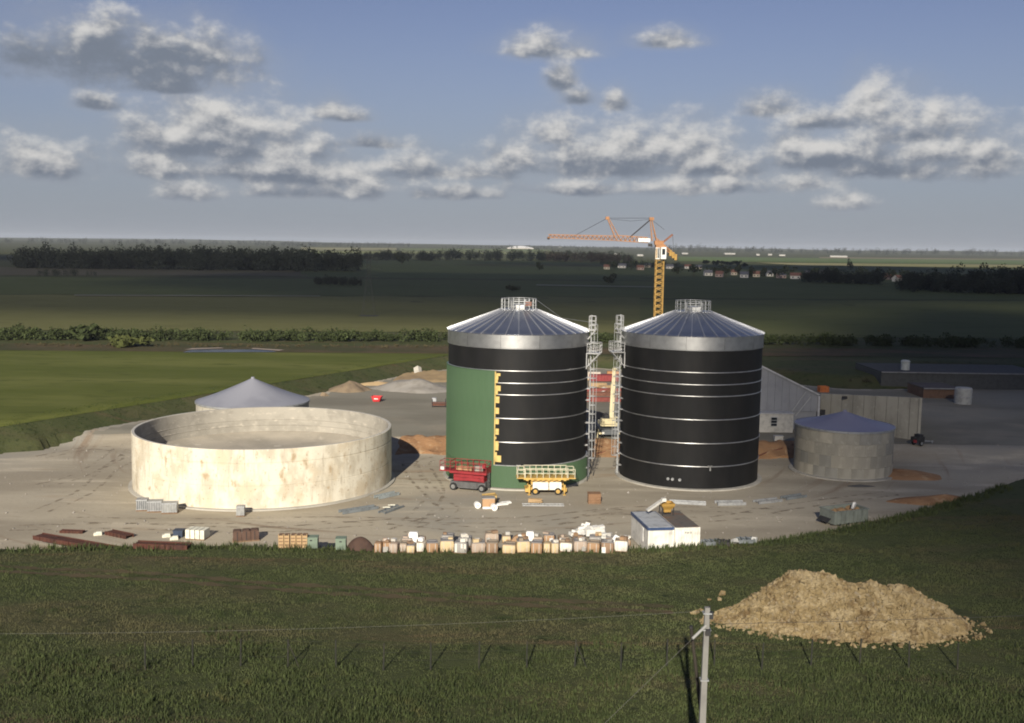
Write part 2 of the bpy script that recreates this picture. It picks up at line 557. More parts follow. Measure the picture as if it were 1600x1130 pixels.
def build_yard():
    st = 1.25
    xs, ys = np.arange(-118, 140, st), np.arange(86, 246, st)
    X, Y = np.meshgrid(xs, ys)
    S = sd_poly(X.ravel(), Y.ravel()).reshape(X.shape)
    Z = yard_z(X, Y)
    idx = -np.ones(X.shape, int); vs = []; fs = []
    ok = S < 1.6
    for i in range(X.shape[0]):
        for j in range(X.shape[1]):
            if ok[i, j]:
                idx[i, j] = len(vs); vs.append((X[i, j], Y[i, j], Z[i, j]))
    for i in range(X.shape[0] - 1):
        for j in range(X.shape[1] - 1):
            q = (idx[i, j], idx[i, j + 1], idx[i + 1, j + 1], idx[i + 1, j])
            if min(q) >= 0:
                fs.append(q)
    b = MB(); b.v, b.f = vs, fs
    m = mat('gravel', (0.43, 0.38, 0.29),
        [((0.31, 0.27, 0.205), 0.045, 0.42, 0.62, (0.6, 1.8, 1), 6), ((0.31, 0.29, 0.245), 0.016, 0.50, 0.62, (1, 1, 1), 4),
         ((0.52, 0.46, 0.355), 0.16, 0.54, 0.72, (0.35, 1.6, 1), 7), ((0.27, 0.21, 0.15), 0.9, 0.56, 0.72, (0.0, 0.0, 0.0, 'ring'), 7), ((0.34, 0.25, 0.165), 0.08, 0.62, 0.76, (0.4, 1.5, 1), 7),
         ((0.24, 0.19, 0.14), 0.22, 0.66, 0.78, (0.3, 2.2, 1), 7), ((0.36, 0.315, 0.245), 2.5, 0.5, 0.72, O3, 6)], 0.95, bump=(6.0, 0.35, 0.08), coords='world', spec=0.12)
    tag(b.build('gravel_yard', m, smooth=60), kind='structure')
    # greyer crushed stone on the upper rear yard
    k = [f for f in fs if min(vs[i][1] for i in f) > 146.5]
    S2 = sd_poly(np.array([v[0] for v in vs]), np.array([v[1] for v in vs]))
    k = [f for f in k if max(S2[i] for i in f) < -0.5]
    b2 = MB(); b2.v = [(x, y, z + 0.03) for x, y, z in vs]; b2.f = k
    m2 = mat('grey_crushed_stone', (0.255, 0.238, 0.19), [((0.20, 0.185, 0.145), 0.05, 0.42, 0.62, (0.7, 1.5, 1), 6), ((0.31, 0.275, 0.21), 0.03, 0.52, 0.66, O3, 5), ((0.17, 0.15, 0.12), 0.2, 0.60, 0.74, (0.4, 1.6, 1), 7), ((0.23, 0.21, 0.17), 2.5, 0.5, 0.72, O3, 6)], 0.95, bump=(6.0, 0.35, 0.08), coords='world', spec=0.12)
    tag(b2.build('rear_yard', m2, smooth=60), kind='structure')
build_yard()

def drape(name, corners, m, nx=30, ny=8, dz=0.06, jig=0.0, kind='structure'):
    """sheet on the land whose outline is given by photo points: top-left, top-right, bottom-right, bottom-left"""
    (ax, ay), (bx, by), (cx, cy), (dx, dy) = corners
    b = MB()
    for j in range(ny + 1):
        t = j / ny
        for i in range(nx + 1):
            s = i / nx
            px = (ax + (bx - ax) * s) * (1 - t) + (dx + (cx - dx) * s) * t
            py = (ay + (by - ay) * s) * (1 - t) + (dy + (cy - dy) * s) * t
            if jig and (j in (0, ny)):
                py += jig * math.sin(px * 0.05 + j) + jig * 0.6 * math.sin(px * 0.13)
            p = hit(px, py, dz)
            b.v.append(tuple(p))
    for j in range(ny):
        for i in range(nx):
            k = j * (nx + 1) + i
            b.f.append((k, k + nx + 1, k + nx + 2, k + 1))
    o = b.build(name, m, smooth=60)
    return tag(o, kind=kind)

# ------------------------------------------------------------------ fields, tracks, soil
def crop(name, c, c2, sx=0.02, sy=0.05, rough=0.95):
    return mat(name, c, [(c2, 1.0, 0.40, 0.66, (sx, sy, 1), 6), (tuple(k * 0.8 for k in c), 4.0, 0.5, 0.75, (sx * 3, sy * 2, 1), 5)], rough, coords='world', spec=0.08)
C_green = crop('young_wheat', (0.088, 0.104, 0.023), (0.132, 0.142, 0.040), 0.012, 0.05)
C_olive = crop('olive_crop', (0.122, 0.122, 0.046), (0.142, 0.140, 0.054), 0.004, 0.02)
C_dark = crop('dark_crop', (0.084, 0.100, 0.036), (0.098, 0.112, 0.040), 0.004, 0.012)
C_brown = crop('fallow', (0.115, 0.100, 0.065), (0.095, 0.090, 0.055), 0.004, 0.012)
C_lime = crop('pale_crop', (0.15, 0.175, 0.058), (0.20, 0.20, 0.085), 0.0016, 0.004)
C_straw = crop('straw_crop', (0.27, 0.25, 0.13), (0.22, 0.215, 0.10), 0.0016, 0.004)
C_scrub = crop('scrub', (0.060, 0.062, 0.030), (0.105, 0.075, 0.045), 0.05, 0.09)
C_soil = mat('orange_soil', (0.36, 0.205, 0.105), [((0.25, 0.14, 0.075), 0.35, 0.42, 0.66, O3, 6), ((0.43, 0.29, 0.17), 1.1, 0.52, 0.72, O3, 6)], 0.95, bump=(2.5, 0.6, 0.15), coords='world', spec=0.08)
C_sand = mat('tan_sand', (0.40, 0.29, 0.16), [((0.33, 0.24, 0.14), 0.2, 0.42, 0.64, O3, 6)], 0.95, bump=(3, 0.5, 0.1), coords='world', spec=0.08)

drape('wheat_field', [(-420, 538), (712, 547), (712, 553.5), (-420, 735)], C_green, 60, 30, 0.05)
drape('field_margin', [(-420, 536), (1900, 548), (1900, 562), (-420, 545)], C_scrub, 60, 5, 0.10)
drape('olive_field', [(-420, 459), (1000, 465), (1000, 521), (-420, 514)], C_olive, 40, 10, 0.10, 0.6)
drape('olive_field', [(1000, 468), (1900, 472), (1900, 533), (1000, 524)], crop('olive_crop_green', (0.098, 0.110, 0.040), (0.112, 0.120, 0.046), 0.004, 0.02), 30, 10, 0.10, 0.6)
drape('dark_field', [(-420, 430), (1000, 440), (1000, 464.4), (-420, 458.4)], C_dark, 40, 6, 0.12, 0.3)
drape('dark_field', [(1000, 440), (1900, 447), (1900, 471), (1000, 466)], C_dark, 30, 6, 0.12, 0.3)
drape('fallow_field', [(-420, 412), (480, 424), (480, 431.5), (-420, 429)], C_brown, 30, 4, 0.14, 0.3)
drape('fallow_field', [(470, 405), (1040, 409), (1040, 439), (470, 433)], crop('dark_crop_two', (0.082, 0.102, 0.040), (0.094, 0.110, 0.042), 0.004, 0.01), 30, 6, 0.14)
drape('dark_field', [(1040, 412), (1900, 424), (1900, 446), (1040, 440)], crop('dark_crop_three', (0.088, 0.106, 0.040), (0.100, 0.114, 0.044), 0.003, 0.01), 30, 6, 0.16)
drape('farm_track', [(838, 445.6), (1035, 449.2), (1035, 450.4), (838, 447)], mat('track', (0.24, 0.23, 0.18), (), 0.95), 12, 1, 0.45)
drape('farm_track', [(116, 462.2), (500, 463.5), (500, 464.4), (116, 463.4)], MATS['track'], 12, 1, 0.45)
drape('pale_field', [(470, 391.5), (870, 393.5), (870, 398), (470, 396)], C_lime, 24, 4, 0.5)
drape('pale_field', [(470, 386.8), (620, 388), (620, 391.2), (470, 390.8)], C_straw, 14, 3, 0.7)
drape('pale_field', [(625, 388.4), (860, 390.3), (860, 393), (625, 391.4)], crop('pale_crop_two', (0.12, 0.16, 0.05), (0.15, 0.17, 0.06), 0.0016, 0.004), 14, 3, 0.7)
drape('straw_field', [(1180, 410.5), (1900, 417), (1900, 421.5), (1250, 415.5)], C_straw, 24, 3, 0.5)
drape('pale_field', [(1060, 401.5), (1900, 410), (1900, 416.4), (1060, 408.5)], crop('pale_crop_three', (0.10, 0.15, 0.055), (0.14, 0.17, 0.06), 0.0016, 0.004), 24, 4, 0.6)
drape('straw_field', [(1280, 402.3), (1900, 408), (1900, 410.0), (1280, 404)], crop('stubble', (0.22, 0.18, 0.12), (0.25, 0.21, 0.13), 0.002, 0.005), 20, 2, 0.9)
# dark pond-like hollow with pale rims beyond the wheat
drape('pond', [(300, 547), (420, 547), (432, 551), (285, 551.5)], mat('dark_water', (0.03, 0.035, 0.04), (), 0.25), 14, 3, 0.13)
drape('pond_bank', [(300, 545.6), (345, 544.4), (350, 545.6), (288, 548)], mat('pale_rim', (0.33, 0.27, 0.22), (), 0.9), 8, 1, 0.22)
drape('pond_bank', [(395, 545.2), (445, 548.2), (436, 549.5), (393, 546.6)], MATS['pale_rim'], 8, 1, 0.22)
# orange soil cut across the yard
def soil_strip(x0, x1, y0, y1, name, m, dz=0.03, st=0.7):
    b = MB()
    xs, ys = np.arange(x0, x1 + st, st), np.arange(y0, y1 + 0.01, (y1 - y0) / 10)
    for i, y in enumerate(ys):
        for x in xs:
            e = 0.5 * math.sin(x * 0.9 + i) + 0.35 * math.sin(x * 2.1)
            k = 1.0 if i in (0, len(ys) - 1) or x < xs[0] + 0.1 or x > xs[-1] - 0.1 else 0.0
            yy = y + e * k
            b.v.append((x, yy, float(yard_z(x, yy)) + dz - 0.5 * k + (0.10 * math.sin(x * 1.7 + i * 1.3) + 0.1 * math.sin(x * 3.1 - i)) * (1 - k)))
    n = len(xs)
    for i in range(len(ys) - 1):
        for j in range(n - 1):
            b.f.append((i * n + j, i * n + j + 1, (i + 1) * n + j + 1, (i + 1) * n + j))
    tag(b.build(name, m, smooth=50), kind='structure')
soil_strip(-16, 47, 141.2, 147.8, 'soil_bank', C_soil, 0.22)
soil_strip(-24, -9, 206, 228, 'sandy_ground', C_sand, 0.2)

def mound(name, label, cat, px, py, rx, ry, h, m, kind=None, sq=1.0, seed=1, top=None):
    c = ground(px, py)
    r = random.Random(seed)
    ph = [r.uniform(0, 6) for _ in range(6)]
    b = MB()
    nr, na = 12, 40
    for i in range(nr + 1):
        t = i / nr
        for k in range(na):
            a = 2 * PI * k / na
            w = 1 + 0.10 * math.sin(2 * a + ph[0]) + 0.07 * math.sin(3 * a + ph[1]) + 0.04 * math.sin(7 * a + ph[2])
            x, y = rx * t * w * math.cos(a), ry * t * w * math.sin(a)
            z = h * ((1 - t) ** sq if sq > 0 else math.sqrt(max(0.0, 1 - t * t))) * (1 + 0.10 * math.sin(x * 1.1 + ph[3]) + 0.08 * math.sin(y * 1.7 + ph[4])) - 0.12 * t
            b.v.append((x, y, z))
    for i in range(nr):
        for k in range(na):
            b.f.append((i * na + k, (i + 1) * na + k, (i + 1) * na + (k + 1) % na, i * na + (k + 1) % na))
    o = b.build(name, m, smooth=60, loc=(c.x, c.y, c.z - 0.03))
    return tag(o, label, cat, kind=kind)

grey_grit = mat('grey_grit', (0.30, 0.28, 0.25), [((0.24, 0.22, 0.19), 0.6, 0.42, 0.66, O3, 6)], 0.95, bump=(5, 0.5, 0.08), spec=0.1)
brown_grit = mat('brown_grit', (0.25, 0.19, 0.125), [((0.19, 0.145, 0.10), 0.6, 0.42, 0.66, O3, 6)], 0.95, bump=(5, 0.5, 0.08), spec=0.1)
mound('soil_mound', 'rounded brown soil heap by the field bank behind the grey cone roofed tank', 'soil heap', 546, 610, 4.4, 3.4, 1.9, brown_grit, seed=2, sq=0.85)
mound('gravel_mound', 'wide grey gravel heap with a low peak behind the green clad silo', 'gravel heap', 645, 608, 8.5, 6.0, 2.3, grey_grit, seed=5, sq=0.9)
mound('soil_mound', 'orange soil heap spread at the right foot of the small concrete tank', 'soil heap', 1405, 742, 5.2, 4.0, 0.8, C_soil, seed=9, sq=0.7)
mound('soil_mound', 'orange spoil ridge along the grass edge at the far right of the yard', 'soil heap', 1475, 785, 6.5, 2.4, 0.9, C_soil, seed=12, sq=0.7)

# ------------------------------------------------------------------ foliage
LEAF = {}
def leafmat(name, c, scale=0.25):
    return mat(name, c, [(tuple(k * 1.7 for k in c), scale, 0.5, 0.72, O3, 5), (tuple(k * 0.5 for k in c), scale * 3, 0.5, 0.7, O3, 4)], 0.85, coords='world', spec=0.12)
L_wood = leafmat('wood_leaf', (0.030, 0.036, 0.026), 0.06)
L_hedge = leafmat('hedge_leaf', (0.045, 0.058, 0.022), 0.2)
L_tree = leafmat('tree_leaf', (0.038, 0.046, 0.026), 0.15)
L_gold = leafmat('gold_leaf', (0.072, 0.082, 0.026), 0.4)
L_bare = leafmat('pale_wood_leaf', (0.075, 0.062, 0.045), 0.1)
BARK = mat('bark', (0.085, 0.065, 0.048), (), 0.9)

def leaves(c, rad, n, size, rng):
    """leaf-clump faces scattered near the surface of lumpy lobes; returns verts, faces"""
    lobes = 7
    lc = rng.normal(0, 0.42, (lobes, 3)); lc[:, 2] = lc[:, 2] * 0.8
    lr = rng.uniform(0.42, 0.68, lobes)
    k = rng.integers(0, lobes, n)
    d = rng.normal(0, 1, (n, 3)); d /= np.linalg.norm(d, axis=1)[:, None]
    p = lc[k] + d * (lr[k] * rng.uniform(0.6, 1.08, n))[:, None]
    p[:, 2] = np.maximum(p[:, 2], -0.98)
    p = p * np.array(rad) + np.array(c)
    u = rng.normal(0, 1, (n, 3)); u /= np.linalg.norm(u, axis=1)[:, None]
    w = np.cross(u, rng.normal(0, 1, (n, 3))); w /= np.linalg.norm(w, axis=1)[:, None]
    s = (size * rng.uniform(0.6, 1.4, n))[:, None]
    q = np.stack([p - u * s, p + w * s * 0.8, p + u * s, p - w * s * 0.7], 1)
    return q.reshape(-1, 3)

def leaf_object(name, quads, m, parent=None):
    v = np.concatenate(quads)
    n = len(v) // 4
    me = bpy.data.meshes.new(name)
    me.from_pydata(v.tolist(), [], np.arange(n * 4).reshape(n, 4).tolist())
    me.materials.append(m)
    return link(name, me, parent)

def tree(name, label, base, h, w, m, n=260, group=None, cat='tree', size=None, slim=False, rng=None):
    rng = rng or npr
    t = thing(name, label, cat, base, rng.uniform(0, 6), group)
    b = MB().tube((0, 0, -0.3), (0, 0, h * 0.6), h * 0.028, 7, h * 0.012)
    for k in range(4):
        a = rng.uniform(0, 6.28)
        b.tube((0, 0, h * (0.28 + 0.07 * k)), (math.cos(a) * w * 0.3, math.sin(a) * w * 0.3, h * (0.55 + 0.06 * k)), h * 0.010, 5, h * 0.004)
    b.build('trunk', BARK, t)
    leaf_object('crown', [leaves((0, 0, h * (0.52 if slim else 0.58)), (w / 2, w / 2, h * (0.48 if slim else 0.42)), n, size or w * 0.09, rng)], m, t)
    return t

def wood(name, label, x0, x1, ybase, ytop, depth, m, n=60, per=90, seed=3):
    """a far wood that reads as one mass: many crowns in one object"""
    rng = np.random.default_rng(seed)
    qs = []
    tb = MB()
    for k in range(n):
        px = rng.uniform(x0, x1)
        yb = np.interp(px, [x0, x1], [ybase[0], ybase[1]])
        yt = np.interp(px, np.linspace(x0, x1, len(ytop)), ytop)
        g = hit(px, yb)
        dirv = Vector((g.x, g.y, 0)).normalized()
        g2 = g + dirv * rng.uniform(0, depth)
        top = pp(px, yt, g.y).z - g.z
        h = max(3.0, top * rng.uniform(0.82, 1.06))
        w = h * rng.uniform(0.55, 0.85)
        z = lz(g2.x, g2.y)
        qs.append(leaves((g2.x, g2.y, z + h * 0.5), (w / 2, w / 2, h * 0.52), int(per * 1.7), w * 0.058, rng))
    return tag(leaf_object(name, qs, m), label, 'wood', kind='stuff')

wood('wood', 'long dark wood across the left of the plain', 30, 560, (420, 426), (388, 388, 387, 388, 390, 392), 90, L_wood, 230, 190, 3)
wood('wood', 'low dark wood in front of the pale far fields', 572, 682, (407, 408), (394, 391, 393, 392, 394), 60, L_wood, 60, 170, 4)
wood('wood', 'long flat topped plantation below the white roof on the far hill', 682, 985, (406.5, 411), (391, 389, 389, 390, 391, 393, 396), 120, L_wood, 130, 170, 5)
wood('wood', 'pale bare trunked stand at the right end of the plantation', 850, 985, (409, 412.5), (392, 392, 394, 397), 20, L_bare, 46, 150, 6)
wood('wood', 'dark wood at the right end of the village', 1405, 1640, (456, 462), (432, 424, 420, 416), 80, L_wood, 110, 260, 7)
wood('wood', 'dark trees along the near edge of the village', 1250, 1375, (441, 446), (425, 420, 428, 422), 40, L_wood, 70, 220, 8)
wood('wood', 'small dark copse standing alone in the middle fields', 494, 565, (446, 447), (434, 433, 434, 437), 25, L_wood, 50, 220, 9)
wood('wood', 'dark trees behind the crane on the plain', 935, 1060, (417, 420), (408, 405, 409), 60, L_wood, 50, 80, 10)
wood('wood', 'low line of trees along the left field edge', 60, 160, (432, 433), (421, 420, 426), 20, L_wood, 30, 80, 13)
for k, (x0, x1, yb, yt, dp) in enumerate(((-420, 470, (379, 386.2), (370, 371, 371.5, 373, 377), 1500), (440, 640, (385.3, 387), (378, 379, 380), 900),
                                     (1010, 1400, (394.5, 399.5), (383, 384, 388, 389, 390), 1500), (1380, 1950, (399, 405), (388.5, 389, 392), 900), (690, 1000, (388.2, 391), (383.5, 384, 386), 600))):
    wood('wood', ['blue grey wooded ridge on the left horizon', 'wooded skyline behind the straw coloured field', 'wooded skyline to the right of the tower crane', 'dark wooded skyline at the right horizon', 'thin tree line on the middle horizon'][k],
         x0, x1, yb, yt, dp, L_wood, 150, 70, 20 + k)

def hedge(name, label, x0, x1, yb, yt, n, m, seed, per=70, depth=6):
    rng = np.random.default_rng(seed)
    qs = []
    for k in range(n):
        px = rng.uniform(x0, x1)
        g = hit(px, np.interp(px, [x0, x1], yb))
        h = max(0.6, (pp(px, np.interp(px, [x0, x1], yt), g.y).z - g.z) * rng.uniform(0.75, 1.15))
        w = h * rng.uniform(0.8, 1.5)
        y = g.y + rng.uniform(0, depth)
        qs.append(leaves((g.x, y, g.z + h * 0.45), (w / 2, w / 2, h * 0.55), per * 2, w * 0.075, rng))
    return tag(leaf_object(name, qs, m), label, 'hedge', kind='stuff')
hedge('hedgerow', 'dark overgrown hedgerow across the plain left of the silos', -420, 720, (530, 535), (511, 517), 260, L_hedge, 31, 80)
hedge('hedgerow', 'dark overgrown hedgerow across the plain right of the silos', 900, 1900, (536, 548), (520, 531), 210, L_hedge, 32, 80)
hedge('undergrowth', 'low brown green undergrowth in front of the hedgerow', -420, 900, (541, 546), (535.5, 541), 260, leafmat('brown_leaf', (0.085, 0.070, 0.036), 0.3), 33, 40)
hedge('undergrowth', 'patchy brown scrub behind the grey shed and concrete wall', 1190, 1380, (590, 600), (582, 593), 90, leafmat('brown_leaf_two', (0.060, 0.050, 0.030), 0.3), 34, 40, 20)
for k, (px, yb, yt, w, m, lab) in enumerate((
        (128, 532, 508, 8, L_hedge, 'tall dark bush at the left end of the hedgerow'),
        (200, 543, 528, 7.5, L_gold, 'yellow green rounded bush in front of the hedgerow'),
        (843, 423, 410, 9, L_tree, 'lone dark tree in the fields behind the green clad silo'),
        (951, 444, 428, 8, L_tree, 'lone dark tree in the fields left of the crane mast'),
        (628, 413, 397, 11, L_tree, 'dark round tree in front of the low wood'),
        (1328, 422, 404, 4.5, L_tree, 'slim dark poplar rising above the village roofs'),
        (802, 456, 446, 7, L_tree, 'dark bush in the field straight above the green clad silo roof'))):
    g = hit(px, yb)
    h = pp(px, yt, g.y).z - g.z
    tree('poplar_tree' if 'poplar' in lab else ('bush' if 'bush' in lab else 'field_tree'), lab, g, h, w * (h / 9 if h > 9 else 1), m, 320, cat='bush' if 'bush' in lab else 'tree', slim='poplar' in lab)
rg = np.random.default_rng(77)
for k, (px, yb, yt) in enumerate(((1105, 415, 406), (1118, 416, 407), (1130, 415.5, 408), (1142, 416, 408), (1152, 417, 408), (1164, 417.5, 410))):
    g = hit(px, yb)
    tree('roadside_tree', 'round dark tree, number %s from the left in the row right of the crane mast' % ('one', 'two', 'three', 'four', 'five', 'six')[k], g, pp(px, yt, g.y).z - g.z, 14, L_tree, 160, 'trees in a row right of the crane', rng=rg, size=1.2)

# ------------------------------------------------------------------ village and far farms
W_white = paint('render_white', (0.72, 0.68, 0.60), 0.8)
W_cream = paint('render_cream', (0.58, 0.50, 0.38), 0.8)
W_pink = paint('render_pink', (0.52, 0.38, 0.31), 0.8)
W_grey = paint('render_grey', (0.40, 0.39, 0.37), 0.8)
RF_grey = paint('slate_roof', (0.16, 0.16, 0.17), 0.7)
RF_red = paint('tile_roof', (0.26, 0.13, 0.09), 0.8)
RF_white = paint('white_sheet_roof', (0.78, 0.77, 0.74), 0.5)
GLASS = mat('dark_glass', (0.02, 0.025, 0.03), (), 0.15, spec=0.5)
def house(name, label, px, py, wpx, L, wm, rm, hw=3.2, hr=2.4, rz=0.0, group=None, cat='house', dep=8.0):
    g = hit(px, py)
    sc = FPX / g.y
    w = wpx / sc
    t = thing(name, label, cat, g, rz, group)
    wall = MB().box((0, 0, hw / 2 - 0.3), (w, dep, hw + 0.6))
    wall.add([(-w / 2, -dep / 2, hw), (-w / 2, dep / 2, hw), (-w / 2, 0, hw + hr), (w / 2, -dep / 2, hw), (w / 2, dep / 2, hw), (w / 2, 0, hw + hr)], [(0, 2, 1), (3, 4, 5)])
    wall.build('wall', wm, t)
    r = MB()
    for s in (-1, 1):
        n0, n1 = Vector((0, s * dep / 2 * 1.08, hw - 0.16)), Vector((0, 0, hw + hr + 0.05))
        vs = []
        for z in (0, 0.18):
            vs += [(-w / 2 - 0.3, n0.y, n0.z + z), (w / 2 + 0.3, n0.y, n0.z + z), (w / 2 + 0.3, 0, n1.z + z), (-w / 2 - 0.3, 0, n1.z + z)]
        r.add(vs, [(0, 1, 2, 3), (7, 6, 5, 4), (0, 4, 5, 1), (1, 5, 6, 2), (2, 6, 7, 3), (3, 7, 4, 0)])
    r.build('roof', rm, t)
    k = max(2, int(w / 3.5))
    for i in range(k):
        MB().box((-w / 2 + (i + 0.5) * w / k, -dep / 2 - 0.03, hw * 0.52), (1.0, 0.08, 1.2)).build('window', GLASS, t)
    return t
vill = [(948, 421, 9, 'cream', 'red'), (972, 419, 12, 'white', 'grey'), (1000, 422, 10, 'pink', 'red'), (1012, 418, 9, 'cream', 'grey'), (1046, 420, 11, 'white', 'grey'),
        (1075, 420, 11, 'white', 'red'), (1092, 421, 9, 'cream', 'grey'), (1106, 431, 12, 'white', 'grey'), (1124, 433, 11, 'pink', 'red'), (1146, 430, 9, 'cream', 'red'),
        (1163, 434, 12, 'white', 'grey'), (1182, 433, 10, 'cream', 'red'), (1202, 432, 10, 'white', 'grey'), (1220, 435, 11, 'pink', 'grey'), (1243, 436, 16, 'white', 'red'),
        (1262, 432, 9, 'cream', 'grey'), (1290, 431, 16, 'grey', 'grey'), (1316, 438, 12, 'white', 'grey'), (1332, 439, 9, 'cream', 'red'), (1386, 437, 12, 'pink', 'red'), (1402, 440, 9, 'white', 'red'), (1430, 439, 13, 'white', 'grey')]
ordn = ['first', 'second', 'third', 'fourth', 'fifth', 'sixth', 'seventh', 'eighth', 'ninth', 'tenth', 'eleventh', 'twelfth', 'thirteenth', 'fourteenth', 'fifteenth', 'sixteenth', 'seventeenth', 'eighteenth', 'nineteenth', 'twentieth', 'twenty first', 'twenty second']
for i, (px, py, w, a, b_) in enumerate(vill):
    house('village_house', '%s village house with %s roof, %s house from the left of the village' % (a, 'red tiled' if b_ == 'red' else 'grey slate', ordn[i]), px, py, w, 9,
          dict(white=W_white, cream=W_cream, pink=W_pink, grey=W_grey)[a], RF_red if b_ == 'red' else RF_grey, 3.0, 2.4, rnd.uniform(-0.35, 0.35), 'houses of the far village')
rg = np.random.default_rng(5)
for k, px in enumerate((958, 986, 1058, 1084, 1115, 1135, 1154, 1174, 1192, 1212, 1232, 1272, 1304, 1350, 1366, 1394, 1416)):
    g = hit(px, np.interp(px, [950, 1100, 1420], [421, 431, 439]) + rg.uniform(-2, 2))
    tree('village_tree', 'dark tree among the village houses, %s village tree from the left' % ordn[k], g, rg.uniform(8, 12), rg.uniform(8, 12), L_tree, 180, 'trees among the village houses', rng=rg, size=0.9)
far = [(1140, 397.6, 17, 'long white farm shed on the horizon field right of the crane'), (1184, 399.2, 5, 'tiny white farm building left of the two bright sheds on the right plain'),
       (1203, 399.0, 6, 'small bright white shed on the right plain'), (1222, 400.0, 9, 'larger bright white shed on the right plain'),
       (1310, 402.0, 26, 'long low pale farm roof at the far right fields'), (875, 387.2, 4, 'tiny white farm building left of the crane jib tip'),
       (962, 398.6, 5, 'tiny pale shed beside the far wood below the crane jib'), (1000, 400.2, 9, 'low pale shed left of the crane cab'), (1070, 397.2, 9, 'low pale shed right of the crane mast'), (278, 392.0, 0, '')]
for (px, py, w, lab) in far:
    if lab:
        house('farm_shed', lab, px, py, w, 12, paint('farm_wall', (0.5, 0.48, 0.43), 0.8), paint('farm_roof', (0.55, 0.54, 0.50), 0.6), 3.4, 2.2, rnd.uniform(-0.2, 0.2), 'pale farm sheds on the plain', 'farm shed', dep=14)
# long white domed roof on the far hill
g = hit(813, 388.6)
t = thing('domed_hall', 'long low white domed roof on the far green hill', 'hall', g)
w = 42 / (FPX / g.y) / 2
b = MB()
for i in range(17):
    for j in range(9):
        a, c_ = -1 + 2 * i / 16, -1 + 2 * j / 8
        b.v.append((a * w, c_ * 30, 2 + 12 * max(0, (1 - a * a)) ** 0.8 * max(0.0, 1 - c_ * c_ * 0.8)))
for i in range(16):
    for j in range(8):
        b.f.append((i * 9 + j, (i + 1) * 9 + j, (i + 1) * 9 + j + 1, i * 9 + j + 1))
b.build('roof', RF_white, t, smooth=60)
MB().box((0, 0, 0.8), (2 * w * 0.98, 58, 3.0)).build('wall', W_white, t)

# electricity pylon in the fields
g = hit(576, 494)
t = thing('lattice_pylon', 'thin grey lattice electricity pylon standing in the olive field', 'pylon', g)
PM = paint('pylon_steel', (0.05, 0.052, 0.048), 0.8)
H = 21.0
b = MB()
def pyl_w(z):
    return 2.3 - 1.7 * min(1, z / 14)
lev = [0, 3.5, 6.5, 9.2, 11.5, 13.5, 15.2, 16.8, 18.4, H]
for sx in (-1, 1):
    for sy in (-1, 1):
        for z0, z1 in zip(lev[:-1], lev[1:]):
            b.bar((sx * pyl_w(z0), sy * pyl_w(z0), z0), (sx * pyl_w(z1), sy * pyl_w(z1), z1), 0.06)
b.build('leg_frame', PM, t)
b = MB()
for z0, z1 in zip(lev[:-1], lev[1:]):
    for (ax, ay, bx, by) in ((-1, -1, 1, -1), (1, -1, 1, 1), (1, 1, -1, 1), (-1, 1, -1, -1)):
        b.bar((ax * pyl_w(z0), ay * pyl_w(z0), z0), (bx * pyl_w(z1), by * pyl_w(z1), z1), 0.03)
        b.bar((bx * pyl_w(z0), by * pyl_w(z0), z0), (ax * pyl_w(z1), ay * pyl_w(z1), z1), 0.03)
b.build('bracing', PM, t)
for z, l in ((13.6, 3.6), (16.6, 4.4), (19.4, 3.0)):
    b = MB()
    for s in (-1, 1):
        b.bar((0, 0, z + 0.9), (s * l, 0, z), 0.05).bar((0, 0, z), (s * l, 0, z), 0.05).tube((s * l, 0, z), (s * l, 0, z - 1.0), 0.04, 6)
    b.build('crossarm', PM, t)
MB().box((0, 0, -0.1), (6.5, 6.5, 0.5)).build('footing', mat('dark_footing', (0.05, 0.05, 0.04), (), 0.9), t)

# ------------------------------------------------------------------ stone pile and loose stones
def rock_mesh(rng, s):
    """a squashed, jittered 12-vertex block"""
    v = np.array([(-1, -1, -.8), (1, -1, -.8), (1, 1, -.8), (-1, 1, -.8), (-1, -1, .6), (1, -1, .6), (1, 1, .6), (-1, 1, .6), (0, 0, 1.05)], float)
    v += rng.uniform(-0.38, 0.38, v.shape)
    v *= np.array([1, rng.uniform(0.6, 0.95), rng.uniform(0.45, 0.8)]) * s
    q = rng.normal(0, 1, 4); q /= np.linalg.norm(q)
    w, x, y, z = q
    Rm = np.array([[1 - 2 * (y * y + z * z), 2 * (x * y - z * w), 2 * (x * z + y * w)], [2 * (x * y + z * w), 1 - 2 * (x * x + z * z), 2 * (y * z - x * w)], [2 * (x * z - y * w), 2 * (y * z + x * w), 1 - 2 * (x * x + y * y)]])
    return v @ Rm.T
RF = [(0, 3, 2, 1), (0, 1, 5, 4), (1, 2, 6, 5), (2, 3, 7, 6), (3, 0, 4, 7), (4, 5, 8), (5, 6, 8), (6, 7, 8), (7, 4, 8)]
STONE = mat('limestone', (0.225, 0.170, 0.088), [((0.29, 0.23, 0.135), 1.2, 0.45, 0.62, O3, 4), ((0.135, 0.092, 0.045), 0.8, 0.50, 0.68, O3, 5), ((0.25, 0.205, 0.14), 3.1, 0.55, 0.7, O3, 3)], 0.9, bump=(9, 0.4, 0.03), coords='world', spec=0.12)
